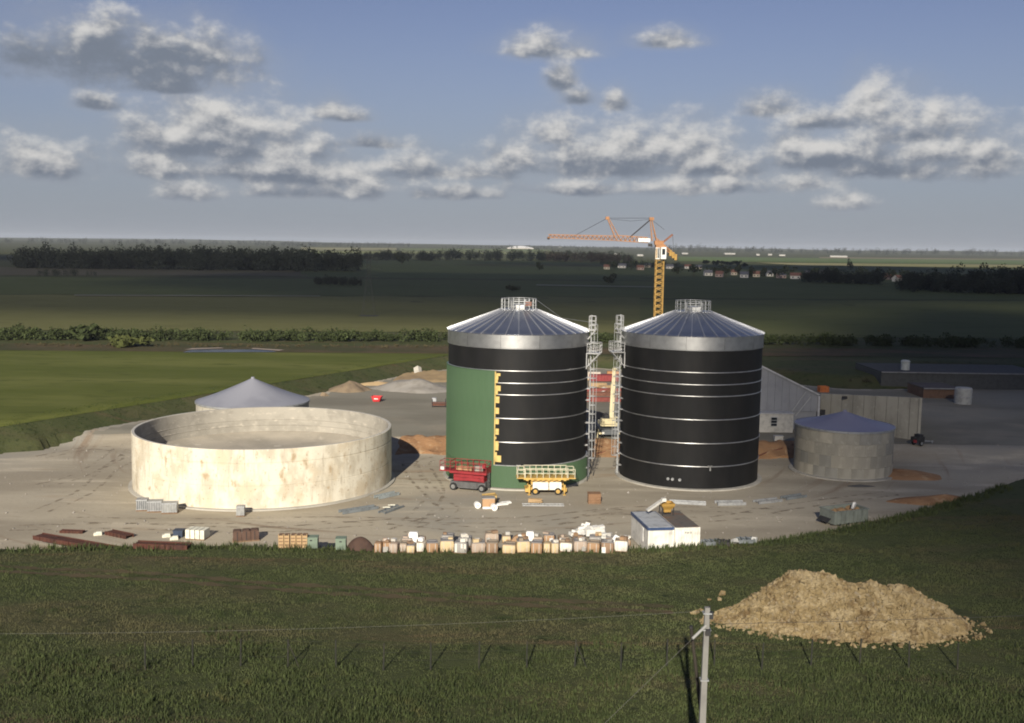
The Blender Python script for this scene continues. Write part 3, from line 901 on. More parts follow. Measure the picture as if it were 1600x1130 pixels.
def stone_pile():
    rng = np.random.default_rng(21)
    humps = [(1258, 976, 4.5, 4.2, 3.3), (1288, 978, 4.2, 4.0, 3.2), (1222, 977, 3.6, 3.5, 2.2), (1185, 976, 2.9, 2.5, 1.05), (1328, 982, 4.0, 4.2, 2.6), (1368, 984, 3.8, 4.2, 2.75), (1412, 984, 3.7, 4.2, 2.6), (1448, 982, 3.0, 3.4, 1.6)]
    hp = []
    for (px, py, rx, ry, h) in humps:
        p = hit(px, py)
        hp.append((p.x, p.y + 1.2, rx, ry, h))
    def hz(x, y):
        z = np.zeros_like(x)
        for (cx, cy, rx, ry, h) in hp:
            d = np.hypot((x - cx) / rx, (y - cy) / ry)
            z = np.maximum(z, h * np.clip(1.0 - d ** 1.45, 0, 1))
        return z
    cx0, cy0 = hp[0][0], hp[0][1]
    t = thing('stone_pile', 'big heap of broken tan limestone on the grass beside the concrete pole', 'stone heap', (0, 0, 0))
    # packed core under the loose stones
    b = MB()
    xs, ys = np.arange(cx0 - 12, cx0 + 18, 0.5), np.arange(cy0 - 6, cy0 + 7, 0.5)
    X, Y = np.meshgrid(xs, ys)
    Hh = hz(X, Y)
    Z = land_z(X.ravel(), Y.ravel()).reshape(X.shape) + np.where(Hh > 0.02, Hh - 0.10, -0.35)
    b.v = np.stack([X, Y, Z], -1).reshape(-1, 3).tolist()
    n = len(xs)
    b.f = [(i * n + j, i * n + j + 1, (i + 1) * n + j + 1, (i + 1) * n + j) for i in range(len(ys) - 1) for j in range(n - 1) if Hh[i:i + 2, j:j + 2].max() > 0.02]
    tag(b.build('packed_core', STONE, t), kind='stuff')
    x = rng.uniform(cx0 - 12, cx0 + 18, 60000); y = rng.uniform(cy0 - 6, cy0 + 6, 60000)
    h = hz(x, y)
    k = (h > 0.02) & ((y < cy0 + 2.5))
    x, y, h = x[k][:19000], y[k][:19000], h[k][:19000]
    z = land_z(x, y) + h
    vs, fs = [], []
    for i in range(len(x)):
        s = 0.055 + 0.13 * rng.random() ** 3.0
        o = len(vs) * 9
        vs.append(rock_mesh(rng, s) + (x[i], y[i], z[i] + rng.uniform(-0.02, 0.07)))
        fs += [tuple(q + o for q in f) for f in RF]
    sx = rng.uniform(cx0 - 13, cx0 + 13, 16000); sy = rng.uniform(cy0 - 7.5, cy0 + 3, 16000)
    near = hz(sx, sy); ring = np.maximum.reduce([hz(sx + ox, sy + oy) for ox, oy in ((0.6, 0), (-0.6, 0), (0, 0.7), (0, 1.3), (1.3, 0.5), (-1.3, 0.5))])
    kk = np.where((near <= 0.02) & (ring > 0.02))[0][:240]
    for i in kk:
        o = len(vs) * 9
        vs.append(rock_mesh(rng, 0.05 + 0.11 * rng.random() ** 2) + (sx[i], sy[i], lz(sx[i], sy[i]) + 0.05))
        fs += [tuple(q + o for q in f) for f in RF]
    b = MB(); b.v = np.concatenate(vs).tolist(); b.f = fs
    tag(b.build('rubble', STONE, t), kind='stuff')
    # larger blocks one can pick out
    for i in range(150):
        j = rng.integers(0, len(x))
        b = MB(); b.v = (rock_mesh(rng, rng.uniform(0.19, 0.30)) + (x[j], y[j], z[j] + 0.05)).tolist(); b.f = list(RF)
        b.build('stone', STONE, t)
stone_pile()
loose = [(1128.5, 930, 0.2, 'single tan stone highest up the grass left of the heap'), (1124, 938.5, 0.17, 'tan stone just below the highest loose stone beside the heap'), (1086, 959.5, 0.24, 'pale flat stone farthest left of the heap by the pole'),
         (1096.5, 955.5, 0.16, 'small pale stone between the far left stone and the pole'), (1101, 967, 0.15, 'small stone low against the left of the concrete pole'), (1113, 967.5, 0.2, 'pale stone just right of the concrete pole'),
         (1118, 995, 0.15, 'single small stone in the grass below the heap'), (1109, 938, 0.13, 'tiny stone in the grass above the top of the concrete pole')]
rg = np.random.default_rng(9)
for (px, py, s, lab) in loose:
    g = hit(px, py)
    b = MB(); b.v = rock_mesh(rg, s).tolist(); b.f = list(RF)
    tag(b.build('loose_stone', STONE, loc=(g.x, g.y, g.z + s * 0.45)), lab, 'stone', 'loose stones beside the heap')

TRACK_PX = [(-120, 884), (60, 893), (180, 898), (320, 908), (500, 922), (700, 935), (880, 945), (1060, 954)]
TRACK = [hit(x, y) for x, y in TRACK_PX]
def track_dist(x, y):
    """distance from the ruts of the dirt track"""
    best = np.full(np.shape(x), 1e9); side = np.zeros(np.shape(x))
    for a, b in zip(TRACK[:-1], TRACK[1:]):
        ex, ey = b.x - a.x, b.y - a.y
        l = math.hypot(ex, ey)
        t = np.clip(((x - a.x) * ex + (y - a.y) * ey) / (l * l), 0, 1)
        best = np.minimum(best, np.hypot(x - a.x - t * ex, y - a.y - t * ey))
    return np.abs(best + 0.18 * wob(x, y, 1.1, 6) - 0.85)
RUT = mat('red_dirt', (0.110, 0.086, 0.050), [((0.085, 0.078, 0.042), 0.5, 0.45, 0.62, O3, 6), ((0.135, 0.095, 0.06), 1.8, 0.55, 0.72, O3, 6)], 0.95, coords='world', spec=0.08)
for s_ in (-1, 1):
    b = MB()
    C = []
    for i in range(len(TRACK) - 1):
        for k in range(24):
            C.append(TRACK[i].lerp(TRACK[i + 1], k / 24))
    for i, c in enumerate(C):
        d = C[min(i + 1, len(C) - 1)] - C[max(i - 1, 0)]
        n = Vector((-d.y, d.x, 0)).normalized()
        w_ = 0.42 + 0.16 * math.sin(i * 0.7) + 0.1 * math.sin(i * 1.9)
        for o in (-w_, 0, w_):
            q = c + n * (s_ * 0.85 + o)
            b.v.append((q.x, q.y, lz(q.x, q.y) + 0.05))
    b.f = [(3 * i + j, 3 * i + j + 1, 3 * i + j + 4, 3 * i + j + 3) for i in range(len(C) - 1) for j in (0, 1)]
    tag(b.build('dirt_track', RUT), kind='structure')

# ------------------------------------------------------------------ shared materials
GALV = mat('galvanised', (0.55, 0.55, 0.54), [((0.42, 0.42, 0.42), 1.2, 0.40, 0.65, O3, 5)], 0.38, 0.85)
GALV_DULL = mat('galvanised_dull', (0.40, 0.41, 0.41), [((0.28, 0.285, 0.29), 2.5, 0.45, 0.68, O3, 5)], 0.55, 0.5)
BAND = mat('band_metal', (0.56, 0.56, 0.55), [((0.46, 0.46, 0.455), 0.6, 0.40, 0.65, (1, 1, 3), 4)], 0.40, 0.95, coords='cyl', R=8.6)
ROOFM = mat('roof_metal', (0.47, 0.49, 0.53), [((0.38, 0.40, 0.45), 0.5, 0.40, 0.65, O3, 4)], 0.30, 0.92)
SEAM = mat('roof_seam', (0.66, 0.66, 0.66), (), 0.35, 0.85)
BLACK = mat('black_lining', (0.0085, 0.0087, 0.009), [((0.0135, 0.0132, 0.013), 0.35, 0.42, 0.66, (1, 0.35, 1), 5), ((0.011, 0.011, 0.012), 1.6, 0.5, 0.7, (1, 0.15, 1), 4)], 0.55, coords='cyl', R=8.6, spec=0.22)
GREEN = mat('green_sheet', (0.066, 0.118, 0.062), [((0.060, 0.109, 0.057), 0.5, 0.45, 0.66, (1, 1, 0.3), 4)], 0.5, spec=0.3)
CONC = mat('concrete', (0.42, 0.40, 0.35), [((0.33, 0.31, 0.27), 0.5, 0.42, 0.66, O3, 6), ((0.50, 0.48, 0.43), 1.5, 0.55, 0.75, O3, 5)], 0.9, bump=(8, 0.25, 0.03), spec=0.15)
WOOL = paint('mineral_wool', (0.62, 0.46, 0.17), 0.95)
DARK = mat('dark_steel', (0.035, 0.035, 0.037), [((0.06, 0.052, 0.045), 2, 0.5, 0.75, O3, 5)], 0.6, 0.2)
RUBBER = mat('rubber', (0.022, 0.022, 0.023), [((0.10, 0.09, 0.075), 3, 0.55, 0.8, O3, 5)], 0.85)

# ------------------------------------------------------------------ digester silos
SR = 8.6
RINGS = (14.0, 12.57, 11.2, 8.42, 5.61, 2.85)
def ladder_tower(sil, ang, zt):
    """caged access ladder, landing platform and top gantry fixed to the shell; returns the ladder part"""
    u = Vector((math.cos(ang), math.sin(ang), 0)); w = Vector((-math.sin(ang), math.cos(ang), 0))
    P = lambda r, s, z: u * r + w * s + Vector((0, 0, z))
    lad = MB()
    for s in (-0.28, 0.28):
        lad.bar(P(SR + 0.45, s, 0.3), P(SR + 0.45, s, zt + 2.0), 0.09)
    L = lad.build('ladder', GALV_DULL, sil)
    b = MB()
    z = 0.6
    while z < zt + 1.9:
        b.tube(P(SR + 0.45, -0.28, z), P(SR + 0.45, 0.28, z), 0.022, 5); z += 0.33
    b.build('rung_set', GALV_DULL, L)
    b = MB()
    z = 2.6
    hoop = []
    while z < zt + 1.2:
        pts = [P(SR + 0.45 + 0.75 * math.sin(a), 0.40 * math.cos(a) * (1 if True else 1), z) for a in np.linspace(0, PI, 7)]
        for p, q in zip(pts[:-1], pts[1:]):
            b.bar(p, q, 0.03, 0.07)
        hoop.append(pts); z += 1.1
    for h0, h1 in zip(hoop[:-1], hoop[1:]):
        for k in (1, 3, 5):
            b.bar(h0[k], h1[k], 0.04, 0.03)
    b.build('cage', GALV_DULL, L)
    for z in RINGS + (16.6, 4.2, 1.4, 7.0, 9.8):
        MB().bar(P(SR - 0.02, -0.28, z), P(SR + 0.5, -0.28, z), 0.10).bar(P(SR + 0.46, -0.32, z), P(SR + 0.46, 0.32, z), 0.09).bar(P(SR - 0.02, 0.28, z), P(SR + 0.5, 0.28, z), 0.10).build('wall_bracket', GALV, L)
    # landing
    zp = 15.6
    plat = MB().box((0, 0, 0), (0.01, 0.01, 0.01))
    plat.v, plat.f = [], []
    M = Matrix(((u.x, w.x, 0), (u.y, w.y, 0), (0, 0, 1)))
    plat.box(P(SR + 0.85, 0, zp), (1.7, 2.0, 0.12), M=M.to_4x4().to_3x3())
    pl = plat.build('landing', GALV, sil)
    b = MB()
    cs = [(SR + 0.1, -0.95), (SR + 1.65, -0.95), (SR + 1.65, 0.95), (SR + 0.1, 0.95)]
    for (r, s) in cs + [(SR + 0.9, -0.95), (SR + 0.9, 0.95), (SR + 1.65, 0)]:
        b.bar(P(r, s, zp), P(r, s, zp + 1.25), 0.06)
    for z in (zp + 0.4, zp + 0.8, zp + 1.25):
        for (a, c) in zip(cs[:-1], cs[1:]):
            b.bar(P(*a, z), P(*c, z), 0.055)
    b.build('guard_rail', GALV, pl)
    for s in (-0.9, 0.9):
        b = MB()
        b.bar(P(SR + 0.05, s, zp - 1.7), P(SR + 1.5, s, zp - 0.1), 0.10).bar(P(SR + 0.05, s, zp - 1.9), P(SR + 0.05, s, zp), 0.12)
        b.build('bracket', GALV, pl)
    b = MB()
    for s in (-0.9, 0.9):
        b.bar(P(SR + 0.1, s * 0.5, zt - 0.9), P(SR + 0.95, s * 0.5, zt + 0.2), 0.11)
    b.bar(P(SR - 0.3, -0.55, zt + 0.2), P(SR + 1.0, -0.55, zt + 0.2), 0.10).bar(P(SR - 0.3, 0.55, zt + 0.2), P(SR + 1.0, 0.55, zt + 0.2), 0.10).bar(P(SR + 1.0, -0.6, zt + 0.2), P(SR + 1.0, 0.6, zt + 0.2), 0.12)
    b.build('top_bracket', GALV, pl)
    b = MB()
    for (r, s) in ((SR + 0.2, -0.4), (SR + 0.2, 0.4), (SR + 0.95, -0.4), (SR + 0.95, 0.4)):
        b.bar(P(r, s, zt + 0.2), P(r, s, zt + 1.9), 0.06)
    for z in (zt + 0.75, zt + 1.3, zt + 1.9):
        for s in (-0.4, 0.4):
            b.bar(P(SR + 0.2, s, z), P(SR + 0.95, s, z), 0.05)
        b.bar(P(SR + 0.95, -0.4, z), P(SR + 0.95, 0.4, z), 0.05)
    b.build('top_gantry', GALV, pl)

panel_me = {}
def silo(label, loc, lad_ang, green):
    s = thing('digester_silo', label, 'silo', loc, group='black lined digester silos')
    MB().lathe([(SR + 0.55, -0.4), (SR + 0.55, 0.16), (SR + 0.02, 0.20), (SR + 0.02, -0.4)], 96).build('concrete_base', CONC, s, smooth=30)
    sh = MB().lathe([(SR, 0.18), (SR, 16.72)], 128).build('shell', BLACK, s, smooth=40)
    for z in RINGS:
        rg_ = MB().lathe([(SR - 0.01, z - 0.05), (SR + 0.06, z - 0.05), (SR + 0.08, z), (SR + 0.06, z + 0.05), (SR - 0.01, z + 0.05)], 128)
        rg_.build('stiffening_ring', GALV, s, smooth=25)
    # galvanised top band in sheets
    bd = MB().lathe([(SR + 0.10, 18.18), (SR + 0.14, 18.24), (SR - 0.2, 18.24)], 96).build('eave_band', GALV, s, smooth=30)
    key = 'band'
    if key not in panel_me:
        a = PI / 12
        panel_me[key] = MB().lathe([(SR + 0.09, 16.68), (SR + 0.10, 16.66), (SR + 0.10, 18.2), (SR + 0.06, 18.2)], 12, -a + 0.0015, a - 0.0015).build('band_sheet', BAND, bd, smooth=30).data
        first = True
    else:
        first = False
    for k in range(12):
        if k == 0 and first:
            o = [c for c in bd.children][0]
        else:
            o = link('band_sheet', panel_me[key], bd)
        o.rotation_euler.z = -PI / 2 + 0.02 + k * PI / 6
    MB().lathe([(SR - 0.01, 16.56), (SR + 0.11, 16.56), (SR + 0.11, 16.64), (SR - 0.01, 16.64)], 128).build('band_trim', GALV, s, smooth=25)
    # conical roof: radial pans with standing seams
    rf = MB().lathe([(SR + 0.05, 18.16), (2.1, 20.62)], 72).build('roof', ROOFM, s, smooth=30)
    if 'pan' not in panel_me:
        n = 36; a = PI / n
        b = MB()
        prof = [(8.82, 18.20), (6.6, 19.03), (4.4, 19.84), (2.25, 20.66)]
        for i, (r, z) in enumerate(prof):
            for t in (-a, -a * 0.5, 0, a * 0.5, a):
                b.v.append((r * math.cos(t), r * math.sin(t), z))
        for i in range(3):
            for j in range(4):
                q = i * 5 + j
                b.f.append((q, q + 1, q + 6, q + 5))
        for i in range(3):   # seam on one edge
            (r0, z0), (r1, z1) = prof[i], prof[i + 1]
            b.bar((r0 * math.cos(a), r0 * math.sin(a), z0 + 0.05), (r1 * math.cos(a), r1 * math.sin(a), z1 + 0.05), 0.10, 0.13)
        me = bpy.data.meshes.new('roof_pan')
        me.from_pydata(b.v, [], b.f)
        me.materials.append(ROOFM); me.materials.append(SEAM)
        for i, p in enumerate(me.polygons):
            p.material_index = 0 if i < 12 else 1
        panel_me['pan'] = me
    for k in range(36):
        link('roof_pan', panel_me['pan'], rf).rotation_euler.z = -PI / 2 + PI / 36 + k * 2 * PI / 36
    # crown deck with hatch and rail
    dk = MB().lathe([(2.3, 20.60), (2.42, 20.74), (0.9, 20.86), (0.9, 21.25), (0.0, 21.32)], 40).build('crown_deck', GALV, s, smooth=30)
    b = MB()
    for k in range(20):
        a = 2 * PI * k / 20
        b.bar((2.15 * math.cos(a), 2.15 * math.sin(a), 20.7), (2.15 * math.cos(a), 2.15 * math.sin(a), 22.0), 0.06)
    for z in (21.1, 21.5, 22.0):
        for k in range(40):
            a, c = 2 * PI * k / 40, 2 * PI * (k + 1) / 40
            b.bar((2.15 * math.cos(a), 2.15 * math.sin(a), z), (2.15 * math.cos(c), 2.15 * math.sin(c), z), 0.055)
    b.build('guard_rail', GALV_DULL, dk)
    MB().box((0.15, -1.3, 21.0), (1.0, 0.7, 0.45)).box((0.15, -1.3, 21.26), (1.1, 0.8, 0.06)).build('hatch', paint('hatch_white', (0.75, 0.75, 0.73), 0.4), dk)
    MB().tube((-0.9, -0.5, 20.8), (-0.9, -0.5, 21.7), 0.16, 10).tube((-0.9, -0.5, 21.7), (-0.9, -0.5, 21.78), 0.28, 10).build('vent_pipe', GALV, dk)
    MB().box((0.25, -0.1, 21.65), (1.7, 0.14, 0.12)).tube((0.8, 0.3, 20.8), (0.8, 0.3, 21.9), 0.12, 8).tube((1.2, 0.0, 20.8), (1.2, 0.0, 21.75), 0.09, 8).build('agitator_frame', GALV_DULL, dk)
    ladder_tower(s, lad_ang, 18.2)
    return s

s1 = silo('left silo, half clad in green sheets over black lining, silver cone roof', (0.75, 129.9, 0), R_(-12), True)
s2 = silo('right silo, all black lined wall with silver rings and silver cone roof', (22.35, 131.0, 0), R_(180 + 6), False)

# green trapezoid cladding on the left silo
CR = SR + 0.20
def clad_sheet(name, a, wa, z0, z1, parent):
    key = (name, round(z0, 2), round(z1, 2))
    if key not in panel_me:
        b = MB()
        n = 5
        prof = []
        for k in range(n):
            f0 = k / n
            prof += [(f0, 0.0), (f0 + 0.5 / n, 0.0), (f0 + 0.6 / n, 0.014), (f0 + 0.9 / n, 0.014)]
        prof.append((0.999, 0.0))
        for z in (z0, z1):
            for (f, d) in prof:
                t = (f - 0.5) * wa
                b.v.append(((CR + d) * math.cos(t), (CR + d) * math.sin(t), z))
        m = len(prof)
        for k in range(m - 1):
            b.f.append((k, k + 1, m + k + 1, m + k))
        me = bpy.data.meshes.new(name); me.from_pydata(b.v, [], b.f); me.materials.append(GREEN)
        panel_me[key] = me
    o = link(name, panel_me[key], parent)
    o.rotation_euler.z = a
    return o
WA = 1.0 / CR
a_edge = -PI / 2 - R_(18.0)
for k in range(20):
    clad_sheet('cladding_sheet', a_edge - (k + 0.5) * WA, WA, 2.9, 13.95, s1)
nsk = 55
for k in range(nsk):
    clad_sheet('skirt_sheet', a_edge + (k + 0.5) * 2 * PI / nsk, 2 * PI / nsk, 0.25, 2.87, s1)
MB().lathe([(SR + 0.02, 2.86), (CR + 0.05, 2.86), (CR + 0.05, 2.93), (SR + 0.02, 2.93)], 96, a_edge, a_edge + R_(230)).build('skirt_trim', GALV_DULL, s1, smooth=30)
MB().lathe([(SR + 0.02, 13.94), (CR + 0.05, 13.94), (CR + 0.05, 14.00), (SR + 0.02, 14.00)], 60, a_edge - 20 * WA, a_edge).build('cladding_trim', MATS['green_sheet'], s1, smooth=30)
MB().lathe([(SR + 0.01, 2.95), (CR - 0.02, 2.95), (CR - 0.02, 13.9), (SR + 0.01, 13.9)], 2, a_edge, a_edge + 0.012, closed_prof=True).build('insulation_edge', WOOL, s1)
for (z, w, h) in ((13.55, 0.5, 0.30), (13.2, 0.26, 0.5), (11.95, 0.55, 0.62), (11.45, 0.22, 0.5), (10.6, 0.42, 0.75), (9.3, 0.40, 0.70), (8.05, 0.40, 0.62), (6.85, 0.40, 0.70), (5.42, 0.40, 0.60), (6.1, 0.12, 0.3), (4.95, 0.38, 0.62), (4.2, 0.20, 0.4), (3.65, 0.72, 0.75), (12.75, 0.2, 0.35)):
    MB().lathe([(SR + 0.01, z - h / 2), (SR + 0.17, z - h / 2), (SR + 0.17, z + h / 2), (SR + 0.01, z + h / 2)], 3, a_edge + 0.016, a_edge + 0.016 + w / SR, closed_prof=True).build('insulation_block', WOOL, s1)
def shell_bracket(s, ang, z):
    u = Vector((math.cos(ang), math.sin(ang), 0)); w = Vector((-u.y, u.x, 0))
    b = MB()
    r = SR + (0.24 if s is s1 and z < 2.9 else 0.1)
    b.bar(u * (r - 0.05) + w * -0.2 + Vector((0, 0, z)), u * (r + 0.25) + w * -0.2 + Vector((0, 0, z)), 0.09)
    b.bar(u * (r - 0.05) + w * 0.2 + Vector((0, 0, z)), u * (r + 0.25) + w * 0.2 + Vector((0, 0, z)), 0.09)
    b.bar(u * (r + 0.25) + w * -0.24 + Vector((0, 0, z)), u * (r + 0.25) + w * 0.24 + Vector((0, 0, z)), 0.12)
    b.bar(u * (r + 0.2) + Vector((0, 0, z)), u * (r + 0.2) + Vector((0, 0, z - 0.55)), 0.14)
    b.build('nozzle_bracket', GALV, s)
shell_bracket(s1, -PI / 2 + 0.02, 2.98)
shell_bracket(s2, -PI / 2 + 0.13, 2.98)
for da in (-0.36, -0.29, -0.18):
    a = -PI / 2 - R_(9.6) + da * 0.9 + 0.06
    u = Vector((math.cos(a), math.sin(a), 0))
    MB().tube(u * (SR - 0.1) + Vector((0, 0, 1.2)), u * (SR + 0.16) + Vector((0, 0, 1.2)), 0.17, 12).build('pipe_stub', GALV_DULL, s2)
# vertical pipes left standing beside the ladders, and the safety line from crown to ladder
b = MB()
for (a, r) in ((R_(-22), 9.3), (R_(-2), 9.6), (R_(4), 9.4)):
    b.tube((r * math.cos(a), r * math.sin(a), 0), (r * math.cos(a), r * math.sin(a), 5.6), 0.04, 6)
b.build('standpipe', DARK, s1)
MB().path([(2.1, -0.3, 21.9), (5.2, -0.9, 19.75), (8.9, -1.7, 19.3), (9.2, -1.95, 19.2)], 0.018, 5).build('safety_line', GALV, s1)
MB().box((1.15, -1.75, 21.45), (0.75, 0.06, 0.5)).build('warning_panel', paint('brown_panel', (0.24, 0.12, 0.09), 0.6), s1)

# ------------------------------------------------------------------ big open concrete tank
TC, TR, TH = Vector((-29.5, 124.9, 0)), 15.1, 6.55
tank_m = mat('tank_concrete', (0.68, 0.63, 0.51),
    [((0.50, 0.45, 0.35), 0.35, 0.44, 0.62, (1, 0.55, 1), 6), ((0.68, 0.64, 0.53), 1.2, 0.5, 0.68, (1, 0.4, 1), 5),
     ((0.56, 0.48, 0.35), 0.28, 0.48, 0.66, (1, 0.8, 1), 9), ((0.40, 0.31, 0.20), 0.8, 0.56, 0.70, (1, 0.55, 1), 9), ((0.30, 0.20, 0.12), 2.0, 0.62, 0.74, (1, 0.7, 1), 7), ((0.46, 0.41, 0.32), 2.4, 0.55, 0.70, (1, 0.10, 1), 5)],
    0.92, bump=(2.0, 0.2, 0.05), coords='cyl', R=TR, spec=0.12)
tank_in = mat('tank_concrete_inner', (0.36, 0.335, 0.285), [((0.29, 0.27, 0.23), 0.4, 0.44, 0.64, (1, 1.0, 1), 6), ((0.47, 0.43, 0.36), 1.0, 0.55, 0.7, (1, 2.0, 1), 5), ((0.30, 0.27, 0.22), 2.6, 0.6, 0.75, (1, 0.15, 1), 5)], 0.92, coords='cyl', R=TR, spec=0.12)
ot = thing('open_concrete_tank', 'wide roofless cast concrete tank, brightly sunlit wall with rust brown stains', 'tank', TC)
g_ = 0.045
prof = [(TR, -0.4), (TR, 2.55), (TR - g_, 2.58), (TR - g_, 2.62), (TR, 2.65), (TR, 4.98), (TR - g_ * 2, 5.02), (TR - g_ * 2, 5.08), (TR - 0.01, 5.12), (TR - 0.01, TH - 0.06), (TR - 0.06, TH)]
MB().lathe(prof, 180).build('outer_wall', tank_m, ot, smooth=25)
MB().lathe([(TR - 0.06, TH + 0.001), (TR - 0.36, TH + 0.001)], 180).build('rim', mat('rim_concrete', (0.50, 0.48, 0.43), [((0.40, 0.38, 0.34), 1.5, 0.45, 0.65, O3, 5)], 0.9), ot)
MB().lathe([(TR - 0.36, TH), (TR - 0.42, TH - 0.06), (TR - 0.42, 4.95), (TR - 0.47, 4.9), (TR - 0.42, 4.82), (TR - 0.42, 4.2), (TR - 0.47, 4.15), (TR - 0.42, 4.08), (TR - 0.42, 0.0)], 180).build('inner_wall', tank_in, ot, smooth=25)
MB().lathe([(TR - 0.4, 3.35), (TR - 1.2, 3.28), (TR - 2.2, 2.9), (TR - 4.5, 2.75), (TR * 0.45, 2.85), (0.0, 2.7)], 90).build('sand_fill', mat('tank_floor', (0.44, 0.395, 0.32), [((0.36, 0.325, 0.265), 0.25, 0.42, 0.62, O3, 6), ((0.53, 0.485, 0.40), 0.5, 0.55, 0.72, O3, 6)], 0.95, spec=0.1), ot, smooth=30)
MB().lathe([(TR + 0.45, -0.3), (TR + 0.45, 0.14), (TR + 0.02, 0.18)], 120).build('base_ring', CONC, ot, smooth=30)
# form-tie cone marks in rows
b = MB()
for zi, z in enumerate((1.2, 2.1, 3.2, 4.3, 5.7)):
    for k in range(72):
        a = 2 * PI * (k + 0.5 * (zi % 2)) / 72
        u = Vector((math.cos(a), math.sin(a), 0))
        b.tube(u * (TR - 0.03) + Vector((0, 0, z)), u * (TR + 0.012) + Vector((0, 0, z)), 0.045, 6)
tag(b.build('form_tie_marks', mat('tie_mark', (0.30, 0.22, 0.14), (), 0.9), ot), kind='stuff')

# ------------------------------------------------------------------ covered tanks with membrane cones
MEMB = mat('grey_membrane', (0.27, 0.275, 0.31), [((0.23, 0.235, 0.27), 0.2, 0.42, 0.66, O3, 4)], 0.5, spec=0.3)
MEMB2 = mat('lilac_membrane', (0.25, 0.25, 0.34), [((0.21, 0.21, 0.30), 0.2, 0.42, 0.66, O3, 4)], 0.5, spec=0.3)
def cone_cover(parent, R, z0, z1, m, n=24):
    b = MB()
    rows = 8
    for i in range(rows + 1):
        t = i / rows
        for k in range(n * 2):
            a = 2 * PI * k / (n * 2)
            sag = 0.16 * math.sin(PI * t) * (1.0 if k % 2 else 0.55)
            r = R * (1 - t) + 0.03
            b.v.append((r * math.cos(a), r * math.sin(a), z0 + (z1 - z0) * (t ** 1.06) - sag))
    for i in range(rows):
        for k in range(n * 2):
            k2 = (k + 1) % (n * 2)
            b.f.append((i * n * 2 + k, i * n * 2 + k2, (i + 1) * n * 2 + k2, (i + 1) * n * 2 + k))
    c = b.build('membrane_roof', m, parent, smooth=50)
    MB().lathe([(R + 0.0, z0 - 0.22), (R + 0.07, z0 - 0.2), (R + 0.07, z0 + 0.02), (R - 0.05, z0 + 0.05)], 96).build('edge_clamp', GALV_DULL, c, smooth=30)
    MB().tube((0, 0, z1 - 0.1), (0, 0, z1 + 0.12), 0.25, 12).build('crown_cap', m, c)
def panel_tank(parent, R, z0, z1, rows, cols, mats, seed):
    rng = random.Random(seed)
    MB().lathe([(R - 0.05, z0), (R - 0.05, z1 - 0.01), (R - 0.3, z1 - 0.01)], 96).build('wall_core', mats[0], parent, smooth=30)
    hh = (z1 - z0) / rows
    for r in range(rows):
        for ci, m in enumerate(mats):
            key = ('pt', R, r, ci)
            b = MB().lathe([(R - 0.06, z0 + r * hh + 0.025), (R, z0 + r * hh + 0.025), (R, z0 + (r + 1) * hh - 0.025), (R - 0.06, z0 + (r + 1) * hh - 0.025)], 4, -PI / cols + 0.003, PI / cols - 0.003)
            me = bpy.data.meshes.new('wall_panel'); me.from_pydata(b.v, [], b.f); me.materials.append(m)
            panel_me[key] = me
        for k in range(cols):
            o = link('wall_panel', panel_me[('pt', R, r, rng.randrange(len(mats)))], parent)
            o.rotation_euler.z = 2 * PI * (k + 0.5 * (r % 2)) / cols
def ctone(nm, c):
    return mat(nm, c, [(tuple(q * 0.78 for q in c), 0.5, 0.42, 0.64, (1, 1, 0.4), 6), (tuple(q * 1.15 for q in c), 1.7, 0.55, 0.72, O3, 5)], 0.9, spec=0.12)
PT = [ctone('panel_concrete_a', (0.43, 0.40, 0.33)), ctone('panel_concrete_b', (0.36, 0.34, 0.285)), ctone('panel_concrete_c', (0.31, 0.30, 0.265))]
st = thing('covered_tank', 'small round concrete panel tank with lilac grey cone roof right of the silos', 'tank', (43.1, 135.0, 0))
panel_tank(st, 6.15, 0.0, 6.0, 4, 24, PT, 4)
cone_cover(st, 6.2, 6.12, 7.85, MEMB2)
MB().lathe([(6.75, -0.3), (6.75, 0.15), (6.16, 0.2)], 80).build('base_ring', CONC, st, smooth=30)
st = thing('covered_tank', 'round concrete tank with pointed grey cone roof behind the open tank', 'tank', (-37.2, 150.5, 1.2))
panel_tank(st, 7.9, -0.2, 4.5, 3, 28, [ctone('panel_concrete_d', (0.46, 0.42, 0.34)), PT[0]], 6)
cone_cover(st, 7.98, 4.62, 7.85, MEMB, 28)

# ------------------------------------------------------------------ tower crane (folding jib)
CY = 235.0
ORANGE = paint('crane_orange', (0.36, 0.175, 0.075), 0.6)
YELLOW = paint('crane_yellow', (0.36, 0.215, 0.05), 0.6)
base = hit(1028, 572); base.y = CY
q0 = pp(1028, 500, CY)
cr = thing('tower_crane', 'orange folding jib tower crane with yellow lattice mast behind the right silo', 'crane', (q0.x, CY, lz(q0.x, CY)))
def cp(px, py, dy=0.0):
    return pp(px, py, CY + dy) - cr.location
mz = cp(1028, 405).z; hw = 0.82
b = MB()
for sx in (-1, 1):
    for sy in (-1, 1):
        b.bar((sx * hw, sy * hw, 0), (sx * hw, sy * hw, mz + 2.4), 0.20)
ms = b.build('mast', YELLOW, cr)
b = MB()
nseg = 18
for k in range(nseg):
    z0, z1 = mz * k / nseg, mz * (k + 1) / nseg
    for (ax, ay, bx, by) in ((-1, -1, 1, -1), (1, -1, 1, 1), (1, 1, -1, 1), (-1, 1, -1, -1)):
        b.bar((ax * hw, ay * hw, z0), (bx * hw, by * hw, (z0 + z1) / 2), 0.10).bar((bx * hw, by * hw, (z0 + z1) / 2), (ax * hw, ay * hw, z1), 0.10)
        b.bar((ax * hw, ay * hw, z1), (bx * hw, by * hw, z1), 0.09)
b.build('lacing', YELLOW, ms)
